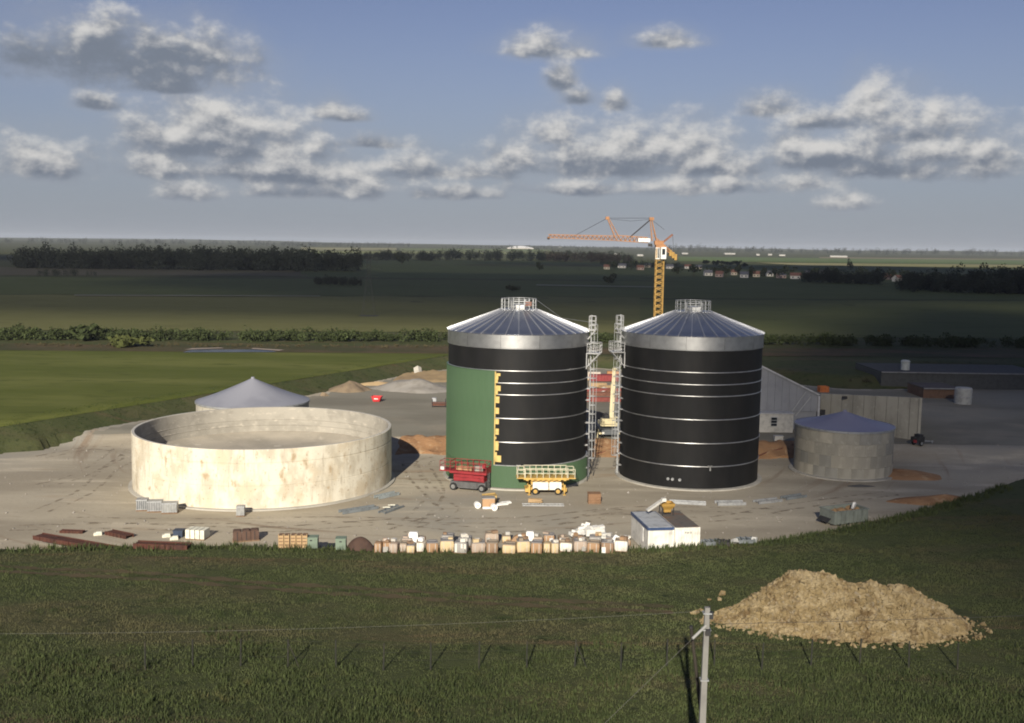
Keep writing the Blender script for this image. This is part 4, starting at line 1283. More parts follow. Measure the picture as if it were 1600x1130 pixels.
MB().box((0, 0, 0.4), (4.6, 4.6, 0.8)).box((0, 0, 1.1), (2.2, 2.2, 0.7)).build('base_frame', YELLOW, cr)
cabw = paint('cab_white', (0.78, 0.77, 0.73), 0.4)
cb = MB().box((0.55, -1.35, mz + 1.35), (1.15, 1.2, 2.6)).build('cab', cabw, cr)
MB().box((0.55, -1.98, mz + 1.65), (0.7, 0.06, 1.3)).build('cab_window', GLASS, cb)
b = MB()
for x in (-1.0, -0.62, -0.24):
    b.bar((x, -1.0, mz + 0.1), (x, -1.0, mz + 2.5), 0.09)
b.box((-0.62, -0.97, mz + 0.1), (0.95, 0.1, 0.18)).box((-0.62, -0.97, mz + 2.5), (0.95, 0.1, 0.18)).build('ladder_cage', cabw, cr)
sl = MB().box((0, 0, mz + 2.9), (2.1, 2.1, 0.7)).tube((0, 0, mz + 2.4), (0, 0, mz + 3.4), 0.85, 14).box((-0.3, 0, mz + 3.6), (2.0, 1.5, 0.9)).build('slewing_unit', ORANGE, cr)
def truss(b, a, c, w, h0, h1, n, chord=0.13):
    a, c = Vector(a), Vector(c)
    d = (c - a).normalized(); side = d.cross(Vector((0, 0, 1))).normalized() * (w / 2)
    for k in range(n):
        t0, t1 = k / n, (k + 1) / n
        p0, p1 = a.lerp(c, t0), a.lerp(c, t1)
        H0, H1 = h0 + (h1 - h0) * t0, h0 + (h1 - h0) * t1
        u0, u1 = p0 + Vector((0, 0, H0)), p1 + Vector((0, 0, H1))
        b.bar(p0 - side, p1 - side, chord).bar(p0 + side, p1 + side, chord).bar(u0, u1, chord * 1.2)
        for s in (-side, side):
            b.bar(p0 + s, (u0 + u1) / 2, chord * 0.6).bar((u0 + u1) / 2, p1 + s, chord * 0.6)
        b.bar(p0 - side, p1 + side, chord * 0.5)
j0, j1, j2 = cp(1012, 379.5), cp(963, 376), cp(857, 371.5, 6)
b = MB(); truss(b, j0, j1, 1.2, 1.15, 1.15, 7, 0.16); truss(b, j1, j2, 1.0, 1.0, 0.7, 16, 0.14)
jb = b.build('jib', ORANGE, cr)
MB().box(cp(1008, 375.5) + Vector((-0.3, -0.9, 0)), (2.6, 0.08, 0.8)).build('jib_name_board', cabw, jb)
b = MB(); tp = cp(857, 371.5, 6); b.tube(tp + Vector((0, -0.3, -0.1)), tp + Vector((0, 0.3, -0.1)), 0.35, 10).build('jib_tip_sheave', DARK, jb)
for (mA, mB, w, hd) in ((cp(949, 341), cp(962, 374), 1.0, 0.8), (cp(1018, 342), cp(1026, 377), -1.0, 1.0)):
    b = MB()
    for q in (-0.5, 0.5):
        b.bar(mA + Vector((0, q * 0.4, 0)), mB + Vector((0, q, 0)), 0.19).bar(mA + Vector((0.3 * w, q * 0.4, 0)), mB + Vector((w, q, 0)), 0.15)
    for k in range(1, 6):
        p = mA.lerp(mB, k / 6); b.bar(p, p + Vector((w * k / 6 + 0.1, 0, 0)), 0.09)
    b.box(mA, (hd, 0.85, 0.65)).build('jib_strut', ORANGE, cr)
for (pa, pb, r) in ((cp(949, 341), cp(893, 371, 4), 0.05), (cp(949, 341), cp(1018, 341), 0.045), (cp(951, 342), cp(985, 345.5), 0.035), (cp(985, 345.5), cp(1016, 343), 0.035), (cp(1018, 342), cp(984, 371), 0.14), (cp(1020, 345), cp(1038, 359), 0.04), (cp(1051, 367), cp(1053, 396), 0.04)):
    MB().tube(pa, pb, r, 6).build('pendant_rope', DARK, cr)
b = MB()
a0, a1 = cp(1026, 379), cp(1056, 404)
truss(b, a0, a1, 1.0, 0.9, 0.7, 6, 0.15)
b.build('counter_arm', ORANGE, cr)
MB().bar(cp(1032, 382), cp(1051, 366.5), 0.34, 0.4).build('tie_arm', paint('crane_brown', (0.20, 0.085, 0.05), 0.6), cr)
b = MB()
for k in range(3):
    p = cp(1047 + 4 * k, 395.5 + 3.2 * k)
    b.box(p, (0.55, 1.6, 1.3))
b.build('counterweight', YELLOW, cr)
b = MB(); b.box(cp(1016, 383), (0.9, 0.8, 0.7)).build('winch', DARK, cr)

# ------------------------------------------------------------------ scissor lifts
def wheel(parent, x, y, r, w, hub):
    t = MB().lathe([(r * 0.55, -w / 2), (r * 0.92, -w / 2), (r, -w * 0.3), (r, w * 0.3), (r * 0.92, w / 2), (r * 0.55, w / 2)], 20)
    t.v = [(vx, vz, vy) for (vx, vy, vz) in t.v]
    wo = MB().tube((0, -w * 0.42, 0), (0, w * 0.42, 0), r * 0.58, 14).tube((0, -w * 0.52, 0), (0, w * 0.52, 0), r * 0.2, 8)
    p = wo.build('wheel', hub, parent, loc=(x, y, r))
    t.build('tyre', RUBBER, p, smooth=30)
def rails(b, x0, x1, y0, y1, z0, z1, n, r=0.035):
    for z in (z0 + (z1 - z0) * 0.5, z1):
        for (a, c) in (((x0, y0), (x1, y0)), ((x1, y0), (x1, y1)), ((x1, y1), (x0, y1)), ((x0, y1), (x0, y0))):
            b.tube((*a, z), (*c, z), r, 6)
    for k in range(n + 1):
        x = x0 + (x1 - x0) * k / n
        for y in (y0, y1):
            b.tube((x, y, z0), (x, y, z1), r, 6)
def scissors(L, W, z0, z1, layers):
    b = MB()
    dz = (z1 - z0) / layers
    for k in range(layers):
        za, zb = z0 + k * dz, z0 + (k + 1) * dz
        for y in (-W / 2, W / 2):
            b.bar((-L / 2, y, za), (L / 2, y, zb), 0.10, 0.16).bar((L / 2, y * 0.86, za), (-L / 2, y * 0.86, zb), 0.10, 0.16)
        for x in (-L / 2, 0, L / 2):
            b.tube((x, -W / 2, (za + zb) / 2 if x == 0 else za), (x, W / 2, (za + zb) / 2 if x == 0 else za), 0.05, 6)
    return b
# red lift
LR = paint('lift_red', (0.27, 0.024, 0.030), 0.5)
LG = paint('lift_grey', (0.105, 0.105, 0.105), 0.55)
p = ground(735, 764)
rl = thing('scissor_lift', 'red scissor lift with dark grey chassis parked against the green silo cladding', 'scissor lift', (p.x, p.y - 0.2, p.z), R_(-17), 'scissor lifts beside the left silo')
MB().box((0, 0, 0.72), (4.3, 1.9, 0.62)).box((0, -0.98, 0.68), (2.3, 0.16, 0.72)).box((0, 0.98, 0.68), (2.3, 0.16, 0.72)).build('chassis', LG, rl)
for x in (-1.75, 1.75):
    for y in (-1.0, 1.0):
        wheel(rl, x, y, 0.44, 0.36, paint('hub_grey', (0.22, 0.22, 0.21), 0.6))
sc = MB()
for s in (-1, 1):
    sc.box((0, s * 0.62, 1.32), (3.7, 0.10, 0.34)).box((0, s * 0.62, 1.66), (3.7, 0.10, 0.26))
scissors(3.7, 1.1, 1.1, 1.95, 4).build('scissor_pack', LR, rl)
sc.build('scissor_arm', LR, rl)
dk = MB().box((0, 0, 2.12), (4.5, 1.9, 0.26)).box((-2.85, 0, 2.18), (1.4, 1.7, 0.12)).build('platform', LR, rl)
b = MB(); rails(b, -2.2, 2.2, -0.92, 0.92, 2.25, 3.35, 6); rails(b, -3.5, -2.2, -0.82, 0.82, 2.24, 3.3, 2, 0.03)
b.box((2.22, 0, 2.5), (0.05, 1.84, 0.5)).build('guard_rail', LR, dk)
MB().box((1.9, -0.75, 3.05), (0.35, 0.3, 0.4)).build('control_box', LR, dk)
MB().box((-3.3, -0.5, 2.42), (0.5, 0.45, 0.36)).build('tool_box', cabw, dk)
MB().box((2.3, -0.35, 1.2), (0.06, 0.06, 1.9)).box((2.3, 0.15, 1.2), (0.06, 0.06, 1.9)).box((2.3, -0.1, 0.6), (0.05, 0.5, 0.05)).box((2.3, -0.1, 1.0), (0.05, 0.5, 0.05)).box((2.3, -0.1, 1.4), (0.05, 0.5, 0.05)).build('access_ladder', LG, rl)
lp = rl.matrix_basis
def on(o, x, y, z=0.0):
    c, s = math.cos(o.rotation_euler.z), math.sin(o.rotation_euler.z)
    return (o.location.x + x * c - y * s, o.location.y + x * s + y * c, o.location.z + z)
CARD = paint('cardboard', (0.43, 0.27, 0.15), 0.85)
tag(MB().box((0, 0, 0.16), (1.9, 0.75, 0.32)).box((0.1, 0.05, 0.36), (1.6, 0.6, 0.08)).build('sheet_bundle', CARD, loc=on(rl, -0.75, 0.2, 2.26)), 'tan cardboard bundle lying on the red lift platform', 'bundle')
bpy.data.objects['sheet_bundle'].rotation_euler.z = rl.rotation_euler.z
tag(MB().box((0, 0, 0.25), (1.0, 0.7, 0.5)).box((0, 0, 0.52), (1.05, 0.75, 0.06)).build('grey_carton', paint('grey_card', (0.33, 0.30, 0.26), 0.85), loc=on(rl, 0.95, 0.2, 2.26)), 'grey carton on the right half of the red lift platform', 'carton')
# yellow lift
LY = paint('lift_yellow', (0.56, 0.36, 0.10), 0.45)
LW = paint('lift_white', (0.80, 0.78, 0.70), 0.4)
p = ground(852, 769)
yl = thing('scissor_lift', 'yellow scissor lift with white engine covers in front of the green silo skirt', 'scissor lift', (p.x, p.y - 0.4, p.z), R_(3), 'scissor lifts beside the left silo')
MB().box((0, 0, 0.62), (4.3, 1.3, 0.3)).box((-2.2, 0, 0.5), (0.4, 1.7, 0.4)).box((2.2, 0, 0.55), (0.4, 1.7, 0.4)).build('chassis', LY, yl)
for s, x0, x1 in ((-1, -1.55, 0.25), (-1, 0.35, 1.75), (1, -1.6, 1.7)):
    MB().box(((x0 + x1) / 2, s * 0.86, 1.0), (x1 - x0, 0.42, 0.80)).box(((x0 + x1) / 2, s * 0.86, 1.43), (x1 - x0 - 0.1, 0.36, 0.08)).build('engine_cover', LW, yl)
for x in (-1.25, 1.35):
    for y in (-0.95, 0.95):
        wheel(yl, x, y, 0.42, 0.34, LY)
for x in (-1.95, 2.1):
    for y in (-1.05, 1.05):
        MB().box((x, y, 0.75), (0.2, 0.2, 0.9)).tube((x, y, 0.06), (x, y, 0.5), 0.06, 8).tube((x, y, 0.0), (x, y, 0.07), 0.22, 10).build('outrigger', LY, yl)
scissors(3.4, 1.1, 1.2, 1.75, 3).build('scissor_pack', LY, yl)
dk = MB().box((0, 0, 1.86), (5.2, 2.0, 0.22)).box((-2.9, 0, 1.9), (1.0, 1.8, 0.1)).box((2.9, 0, 1.9), (1.0, 1.8, 0.1)).build('platform', LY, yl)
b = MB(); rails(b, -2.5, 2.5, -0.95, 0.95, 1.96, 3.05, 7, 0.04); rails(b, -3.3, -2.4, -0.9, 0.9, 1.95, 2.95, 1, 0.036); rails(b, 2.4, 3.3, -0.9, 0.9, 1.95, 2.95, 1, 0.036)
b.build('guard_rail', paint('rail_cream', (0.66, 0.62, 0.46), 0.45), dk)
b = MB()
for k in range(8):
    b.box((-2.2 + k * 0.62, -1.02, 1.72), (0.3, 0.06, 0.14))
b.build('toe_bracket', LY, dk)

# ------------------------------------------------------------------ site cabin, container, hopper
CABG = paint('cabin_wall', (0.62, 0.60, 0.55), 0.55)
BLUE = paint('cabin_blue', (0.045, 0.075, 0.16), 0.45)
KW = paint('container_white', (0.78, 0.76, 0.68), 0.5)
KROOF = mat('rusty_roof', (0.13, 0.115, 0.10), [((0.20, 0.105, 0.06), 0.9, 0.5, 0.7, O3, 6), ((0.09, 0.085, 0.08), 2.2, 0.5, 0.7, O3, 5)], 0.8)
CZ0 = 0.02
cA, cB = Vector((14.05, 95.7, CZ0)), Vector((16.55, 95.9, CZ0))
rz = R_(9)
sk = thing('site_cabin', 'pale site cabin with grey flat roof and blue roof edge beside the container', 'site cabin', cA, rz)
MB().box((0, 3.0, 1.3), (2.38, 5.9, 2.44)).build('wall', CABG, sk)
MB().box((0, 3.0, 2.57), (2.3, 5.8, 0.10)).build('roof', paint('cabin_roof', (0.42, 0.44, 0.46), 0.6), sk)
b = MB().box((0, -0.0, 2.48), (2.48, 0.12, 0.24)).box((-1.22, 3.0, 2.48), (0.12, 5.9, 0.24)).box((1.22, 3.0, 2.48), (0.12, 5.9, 0.24)).box((0, 6.0, 2.48), (2.48, 0.12, 0.24)).build('roof_trim', BLUE, sk)
for x in (-1.16, 1.16):
    MB().box((x, 0.02, 1.25), (0.14, 0.14, 2.3)).build('corner_post', KW, sk)
MB().box((0, 0.03, 1.2), (1.5, 0.06, 2.1)).build('door', KW, sk)
MB().box((-1.21, 1.9, 1.5), (0.05, 0.5, 1.3)).build('window', paint('white_shutter', (0.75, 0.74, 0.7), 0.5), sk)
kc = thing('shipping_container', 'white corrugated container with rusty dark roof and black letters', 'container', cB, rz)
def corr(parent, w, l, h, m):
    b = MB()
    def wall(x0, y0, x1, y1, n):
        d = Vector((x1 - x0, y1 - y0, 0)); nrm = Vector((d.y, -d.x, 0)).normalized()
        pts = []
        for k in range(n):
            for f, o in ((0, 0), (0.35, 0), (0.5, -0.05), (0.85, -0.05)):
                pts.append((Vector((x0, y0, 0)) + d * ((k + f) / n) + nrm * o))
        pts.append(Vector((x1, y1, 0)))
        o0 = len(b.v)
        for q in pts:
            b.v += [(q.x, q.y, 0.14), (q.x, q.y, h - 0.12)]
        for k in range(len(pts) - 1):
            b.f.append((o0 + 2 * k, o0 + 2 * k + 2, o0 + 2 * k + 3, o0 + 2 * k + 1))
    wall(-w / 2, 0, w / 2, 0, 9); wall(w / 2, 0, w / 2, l, 22); wall(w / 2, l, -w / 2, l, 9); wall(-w / 2, l, -w / 2, 0, 22)
    b.build('corrugated_wall', m, parent)
corr(kc, 2.34, 6.0, 2.59, KW)
b = MB()
for x in (-1.14, 1.14):
    for y in (0.06, 5.94):
        b.box((x, y, 1.295), (0.16, 0.16, 2.59))
for y in (0.05, 5.95):
    b.box((0, y, 2.5), (2.2, 0.13, 0.16)).box((0, y, 0.08), (2.2, 0.13, 0.16))
for x in (-1.15, 1.15):
    b.box((x, 3, 2.5), (0.13, 5.8, 0.16)).box((x, 3, 0.08), (0.13, 5.8, 0.16))
b.build('frame', KW, kc)
MB().box((0, 3.0, 2.60), (2.3, 5.9, 0.06)).build('roof', KROOF, kc)
# three faded stencilled letters on the end wall
b = MB()
for k, x in enumerate((-0.18, 0.06, 0.32)):
    z = 2.1
    b.box((x - 0.05, -0.012, z), (0.035, 0.01, 0.2)).box((x + 0.05, -0.012, z), (0.035, 0.01, 0.2))
    if k < 2:
        b.box((x, -0.012, z + (0.08 if k == 0 else 0.0)), (0.08, 0.01, 0.035))
b.build('stencil_lettering', DARK, kc)
hp_ = thing('yellow_hopper', 'yellow hopper on dark legs with a pale chute on the container roof', 'hopper', on(kc, -0.6, 4.7, 2.64), rz)
b = MB()
for (z0, z1, w0, w1) in ((0.62, 0.95, 0.85, 1.25), (0.95, 1.2, 1.25, 1.3)):
    b.add([(-w0 / 2, -w0 / 2, z0), (w0 / 2, -w0 / 2, z0), (w0 / 2, w0 / 2, z0), (-w0 / 2, w0 / 2, z0), (-w1 / 2, -w1 / 2, z1), (w1 / 2, -w1 / 2, z1), (w1 / 2, w1 / 2, z1), (-w1 / 2, w1 / 2, z1)],
          [(0, 1, 5, 4), (1, 2, 6, 5), (2, 3, 7, 6), (3, 0, 4, 7), (0, 3, 2, 1)])
b.box((0, 0, 0.55), (0.7, 0.7, 0.5)).build('hopper_body', YELLOW, hp_)
for sx in (-0.55, 0.55):
    for sy in (-0.5, 0.5):
        MB().box((sx, sy, 0.5), (0.09, 0.09, 1.0)).build('leg', DARK, hp_)
MB().bar((-0.4, 0.2, 1.35), (-2.0, -0.1, 0.45), 0.42, 0.2).build('chute', paint('pale_chute', (0.55, 0.54, 0.50), 0.6), hp_)
MB().box((-0.25, 0.2, 1.42), (0.4, 0.45, 0.3)).build('chute_head', KW, hp_)

# ------------------------------------------------------------------ waste skip at the right
p = ground(1318, 816)
sp = thing('waste_skip', 'grey green roll off skip with sloped ends at the right grass edge', 'skip', (p.x, p.y, p.z), R_(24))
SKM = paint('skip_paint', (0.17, 0.19, 0.17), 0.6)
b = MB()
L, W, Hs = 4.4, 2.3, 1.3
for s in (-1, 1):
    b.box((0, s * W / 2, 0.2 + Hs / 2), (L, 0.07, Hs))
b.box((0, 0, 0.22), (L, W, 0.08)).box((-L / 2, 0, 0.2 + Hs / 2), (0.07, W, Hs)).box((L / 2, 0, 0.2 + Hs / 2), (0.07, W, Hs))
b.build('body', SKM, sp)
b = MB()
for k in range(8):
    for s in (-1, 1):
        b.box((-L / 2 + (k + 0.5) * L / 8, s * (W / 2 + 0.07), 0.2 + Hs / 2), (0.10, 0.08, Hs - 0.1))
b.build('rib_set', SKM, sp)
b = MB()
for s in (-1, 1):
    b.box((0, s * (W / 2 + 0.03), 0.2 + Hs + 0.03), (L + 0.2, 0.14, 0.1)).box((s * L / 2, 0, 0.2 + Hs + 0.03), (0.14, W - 0.1, 0.1))
b.build('top_rail', SKM, sp)
for s in (-1, 1):
    MB().box((0, s * 0.55, 0.1), (L, 0.16, 0.2)).build('skid', DARK, sp)
for x in (-1.5, -0.4, 0.7, 1.8):
    MB().tube((x, -W / 2 - 0.05, 0.15), (x, -W / 2 + 0.25, 0.15), 0.14, 10).build('roller', DARK, sp)
MB().box((-L / 2 - 0.35, 0.1, 0.55), (0.62, 1.6, 0.06), M=Matrix.Rotation(R_(-38), 3, 'Y')).build('end_flap', DARK, sp)
b = MB()
for i in range(13):
    for j in range(8):
        b.v.append((-L / 2 + 0.1 + i * (L - 0.2) / 12, -W / 2 + 0.1 + j * (W - 0.2) / 7, 1.22 + 0.14 * math.sin(i * 1.3 + j) + 0.1 * math.sin(j * 2.2 - i * 0.7)))
for i in range(12):
    for j in range(7):
        b.f.append((i * 8 + j, (i + 1) * 8 + j, (i + 1) * 8 + j + 1, i * 8 + j + 1))
tag(b.build('wood_waste', mat('waste_brown', (0.24, 0.15, 0.075), [((0.34, 0.23, 0.12), 2, 0.5, 0.7, O3, 6)], 0.95), sp, smooth=20), kind='stuff')
b = MB(); b.v = (rock_mesh(np.random.default_rng(3), 0.42)).tolist(); b.f = list(RF)
tag(b.build('white_sack', paint('sack_white', (0.78, 0.77, 0.74), 0.8), loc=on(sp, 1.1, -0.1, 1.62)), 'crumpled white sack lying on the brown waste in the skip', 'sack')

# ------------------------------------------------------------------ right-hand buildings
def quad_prism(b, pts, th):
    """thin slab from 4 coplanar points, thickness th along its normal"""
    p = [Vector(q) for q in pts]
    n = (p[1] - p[0]).cross(p[2] - p[0]).normalized() * th
    b.add(p + [q + n for q in p], [(0, 1, 2, 3), (7, 6, 5, 4), (0, 4, 5, 1), (1, 5, 6, 2), (2, 6, 7, 3), (3, 7, 4, 0)])
SHEDG = mat('shed_sheet', (0.30, 0.305, 0.32), [((0.26, 0.265, 0.28), 0.35, 0.42, 0.64, O3, 4), ((0.22, 0.225, 0.235), 1.3, 0.60, 0.78, (1, 1, 0.3), 5)], 0.6, 0.2)
TRIM = paint('shed_trim', (0.50, 0.50, 0.50), 0.5)
Y0 = 158.0
gz = 1.3
A = pp(1276.5, 672, Y0); Atop = pp(1276.5, 617, Y0)
Bx = pp(1140, 672, Y0).x
Btop = pp(1185, 571, Y0).z + (pp(1140, 600, Y0).x - pp(1185, 600, Y0).x) * -0.48
sh = thing('lean_to_shed', 'grey sheet clad shed with steep sloping roof edge behind the right silo', 'shed', (A.x, Y0, gz))
w = A.x - Bx
zr, zl = Atop.z - gz, Btop - gz
dep = 18.0
for k in range(12):      # wall sheets, each its own piece
    x0, x1 = -w * (k + 1) / 12 + 0.012, -w * k / 12 - 0.012
    h0, h1 = zr + (zl - zr) * (k + 1) / 12, zr + (zl - zr) * k / 12
    b = MB().add([(x0, 0, 2.9), (x1, 0, 2.9), (x1, 0, h1), (x0, 0, h0), (x0, 0.12, 2.9), (x1, 0.12, 2.9), (x1, 0.12, h1), (x0, 0.12, h0)], [(0, 1, 2, 3), (7, 6, 5, 4), (0, 4, 5, 1), (1, 5, 6, 2), (2, 6, 7, 3), (3, 7, 4, 0)])
    b.build('wall_sheet', SHEDG, sh)
b = MB(); quad_prism(b, [(0.25, -0.25, zr + 0.05), (0.25, dep, zr + 0.05), (-w, dep, zl + 0.05), (-w, -0.25, zl + 0.05)], -0.25); b.build('roof', TRIM, sh)
MB().box((-0.05, dep / 2 + 0.2, zr / 2 - 0.3), (0.2, dep, zr + 0.5)).box((-w / 2, dep, zr / 2), (w, 0.2, zr)).box((-w / 2, 0.3, 1.3), (w, 0.2, 3.3)).build('wall', SHEDG, sh)
MB().box((0.06, -0.1, zr / 2), (0.3, 0.3, zr)).build('corner_trim', TRIM, sh)
for (xa, xb, za, zb) in ((-3.4, -1.2, 2.2, 5.2), (-4.6, -2.0, 1.9, 5.9)):
    MB().tube((xa, -0.2, za), (xb, -0.2, zb), 0.06, 6).build('bracing_tube', TRIM, sh)
# white block with window at the foot of the shed
A = pp(1187, 676, 155.0); B_ = pp(1240, 650, 155.0)
wb = thing('plant_room', 'low white walled plant room with a dark window at the foot of the grey shed', 'plant room', ((A.x + B_.x) / 2 - 1.5, 155.0, gz))
ww = B_.x - A.x + 3.0
MB().box((0, 1.4, 1.35), (ww, 2.6, 3.1)).build('wall', paint('plant_white', (0.55, 0.53, 0.48), 0.8), wb)
MB().box((0, 1.4, 2.96), (ww + 0.2, 2.8, 0.14)).build('roof', TRIM, wb)
f = MB().box((1.1, 0.06, 1.75), (1.0, 0.12, 1.5)).build('window', TRIM, wb)
for z in (1.3, 1.75, 2.2):
    MB().box((1.1, -0.02, z), (0.84, 0.06, 0.36)).build('pane', GLASS, f)
MB().box((ww / 2 + 0.7, 0.2, 1.1), (0.08, 0.7, 2.2)).build('door', DARK, wb)
tag(MB().box((0, 0, 0.35), (1.2, 0.8, 0.7)).box((0, 0, 0.73), (1.3, 0.9, 0.06)).build('white_crate', paint('crate_white', (0.5, 0.49, 0.46), 0.7), loc=tuple(ground(1216, 689))), 'pale low crate in front of the white plant room', 'crate')
# silage bunker wall of cast panels
bw = thing('bunker_wall', 'long plain concrete bunker wall behind the small lilac roofed tank', 'wall', (0, 0, 0))
W0, W1 = pp(1279, 690, 160), pp(1437, 694, 150)
zt0, zt1 = pp(1279, 615, 160).z, pp(1437, 622, 150).z
n = 9
for k in range(n):
    a, c = W0.lerp(W1, k / n + 0.0015), W0.lerp(W1, (k + 1) / n - 0.0015)
    b = MB()
    za, zc = zt0 + (zt1 - zt0) * k / n, zt0 + (zt1 - zt0) * (k + 1) / n
    o = Vector((0.05, 0.4, 0))
    b.add([(a.x, a.y, 0.6), (c.x, c.y, 0.6), (c.x, c.y, zc), (a.x, a.y, za), (a.x + o.x, a.y + o.y, 0.6), (c.x + o.x, c.y + o.y, 0.6), (c.x + o.x, c.y + o.y, zc), (a.x + o.x, a.y + o.y, za)],
          [(0, 1, 2, 3), (7, 6, 5, 4), (0, 4, 5, 1), (1, 5, 6, 2), (2, 6, 7, 3), (3, 7, 4, 0)])
    b.build('wall_panel', PT[1], bw)
e0, e1 = W1, W1 + Vector((9, 26, 0))
b = MB(); b.add([(e0.x, e0.y, 0.6), (e1.x, e1.y, 0.6), (e1.x, e1.y, 2.2), (e0.x, e0.y, zt1), (e0.x - .4, e0.y, 0.6), (e1.x - .4, e1.y, 0.6), (e1.x - .4, e1.y, 2.2), (e0.x - .4, e0.y, zt1)], [(0, 1, 2, 3), (7, 6, 5, 4), (0, 4, 5, 1), (1, 5, 6, 2), (2, 6, 7, 3), (3, 7, 4, 0)])
b.build('end_wall', PT[1], bw)
b = MB(); quad_prism(b, [(W0.x + 0.3, W0.y + 0.7, zt0 - 2.0), (W1.x - 0.3, W1.y + 0.7, zt1 - 2.0), (e1.x - 0.6, e1.y, 1.7), (W0.x + 8, W0.y + 28, 1.7)], -0.3)
b.build('cover_slab', ctone('slab_concrete', (0.28, 0.27, 0.25)), bw)
for px in (1322, 1372):
    p = pp(px, 621, 156.5)
    MB().box((p.x, W0.lerp(W1, (px - 1279) / 158).y - 0.15, p.z - 0.1), (0.7, 0.3, 0.35)).build('wall_fitting', DARK, bw)
MB().box((pp(1286, 645, 159).x + 0.2, W0.y - 0.5, pp(1286, 645, 159).z), (2.2, 0.12, 0.8)).build('dark_opening', DARK, bw)
# far right sheds
def sheet_shed(label, pxl, pxr, pyb, pyt, Y, m, rm, dep, name='flat_shed', cat='shed'):
    a, c = pp(pxl, pyb, Y), pp(pxr, pyb, Y)
    z0 = lz(a.x, Y); zt = pp((pxl + pxr) / 2, pyt, Y).z
    t = thing(name, label, cat, ((a.x + c.x) / 2, Y, z0))
    w, h = c.x - a.x, zt - z0
    MB().box((0, dep / 2, h / 2 - 0.3), (w, dep, h + 0.6)).build('wall', m, t)
    k = 8
    for i in range(k):
        MB().box((-w / 2 + (i + 0.5) * w / k, dep / 2, h + 0.09), (w / k - 0.03, dep + 0.6, 0.16)).build('roof_sheet', rm, t)
    MB().box((0, -0.36, h + 0.1), (w + 0.2, 0.1, 0.22)).build('eave_trim', paint('eave_grey', (0.22, 0.22, 0.22), 0.7), t)
    return t
DKW = paint('dark_cladding', (0.060, 0.062, 0.060), 0.6)
fs = sheet_shed('long dark flat roofed shed at the far right behind the bunker', 1376, 1640, 606, 584, 209, DKW, paint('dark_roof', (0.060, 0.060, 0.060), 0.95), 16)
p = pp(1414, 582, 213)
vt = thing('roof_vent', 'pale round vent stack on the dark flat shed roof', 'vent', (p.x, 213, pp(1508, 584, 209).z + 0.15))
MB().tube((0, 0, 0), (0, 0, 1.7), 0.85, 16).build('vent_pipe', paint('vent_pale', (0.45, 0.47, 0.44), 0.6), vt, smooth=40)
MB().tube((0, 0, 1.7), (0, 0, 2.0), 1.0, 16, 0.7).build('vent_cap', MATS['vent_pale'], vt, smooth=40)
sheet_shed('low brown timber shed at the far right edge of the yard', 1442, 1500, 628, 608, 195, paint('brown_boards', (0.13, 0.075, 0.05), 0.8), paint('brown_roof', (0.09, 0.07, 0.06), 0.8), 8, 'timber_shed')
p = hit(1490, 626)
tk = thing('white_storage_tank', 'white upright storage tank beside the brown timber shed', 'storage tank', (p.x, p.y - 4, p.z))
MB().lathe([(0, 0), (1.5, 0), (1.5, 2.7), (1.35, 2.95), (0, 3.1)], 24).build('vessel', paint('vessel_white', (0.36, 0.36, 0.34), 0.6), tk, smooth=30)
MB().lathe([(1.51, 1.3), (1.56, 1.3), (1.56, 1.42), (1.51, 1.42)], 24).build('hoop', GALV_DULL, tk)
p = hit(1286, 612.5)
ob = thing('orange_skip', 'orange steel box standing behind the grey shed corner', 'skip', (p.x, p.y, p.z), 0.1)
OM = paint('orange_paint', (0.50, 0.15, 0.04), 0.55)
b = MB()
for s in (-1, 1):
    b.box((0, s * 1.2, 0.9), (2.8, 0.08, 1.8)).box((s * 1.4, 0, 0.9), (0.08, 2.4, 1.8))
b.box((0, 0, 0.1), (2.8, 2.4, 0.1)).build('body', OM, ob)
for x in (-0.9, 0, 0.9):
    MB().box((x, -1.27, 0.9), (0.12, 0.08, 1.7)).build('rib', OM, ob)
ob.scale = (0.62, 0.62, 0.62)
# machine parts heap near the bunker corner
p = ground(1425, 692)
mh = thing('cutter_trailer', 'small dark trailer with drawbar standing by the bunker wall end', 'trailer', (p.x, p.y - 2, p.z), 0.5)
MB().box((0, 0, 0.9), (1.6, 1.1, 0.7)).box((0.2, 0, 1.4), (0.8, 0.9, 0.4)).build('body', DARK, mh)
for y in (-0.65, 0.65):
    wheel(mh, 0, y, 0.38, 0.22, GALV_DULL)
MB().bar((0.8, 0, 0.6), (3.2, 0, 0.35), 0.12).bar((3.0, 0, 0.0), (3.0, 0, 0.5), 0.08).build('drawbar', GALV_DULL, mh)
MB().box((-0.85, -0.3, 0.7), (0.12, 0.5, 0.4)).build('tail_board', LR, mh)
# hoses over the soil bank
def hose(label, pts, r, m):
    q = [ground(*a) for a in pts]
    q = [Vector((a.x, a.y, a.z + r + 0.06)) for a in q]
    tag(MB().path([tuple(a) for a in q], r, 8).build('hose', m), label, 'hose')
RUSTY = paint('hose_rust', (0.17, 0.07, 0.045), 0.7)
hose('rust red hose lying over the soil bank between the silos', [(927, 712), (940, 709), (950, 706), (962, 701)], 0.09, RUSTY)
hose('dark red hose lying over the soil bank right of the black silo', [(1178, 717), (1200, 708), (1220, 703), (1240, 697)], 0.10, RUSTY)
mound('debris_heap', 'flat dark grey debris patch in front of the small lilac roofed tank', 'debris heap', 1345, 760, 2.6, 0.9, 0.28, mat('dark_debris', (0.09, 0.088, 0.085), (), 0.9), seed=31)

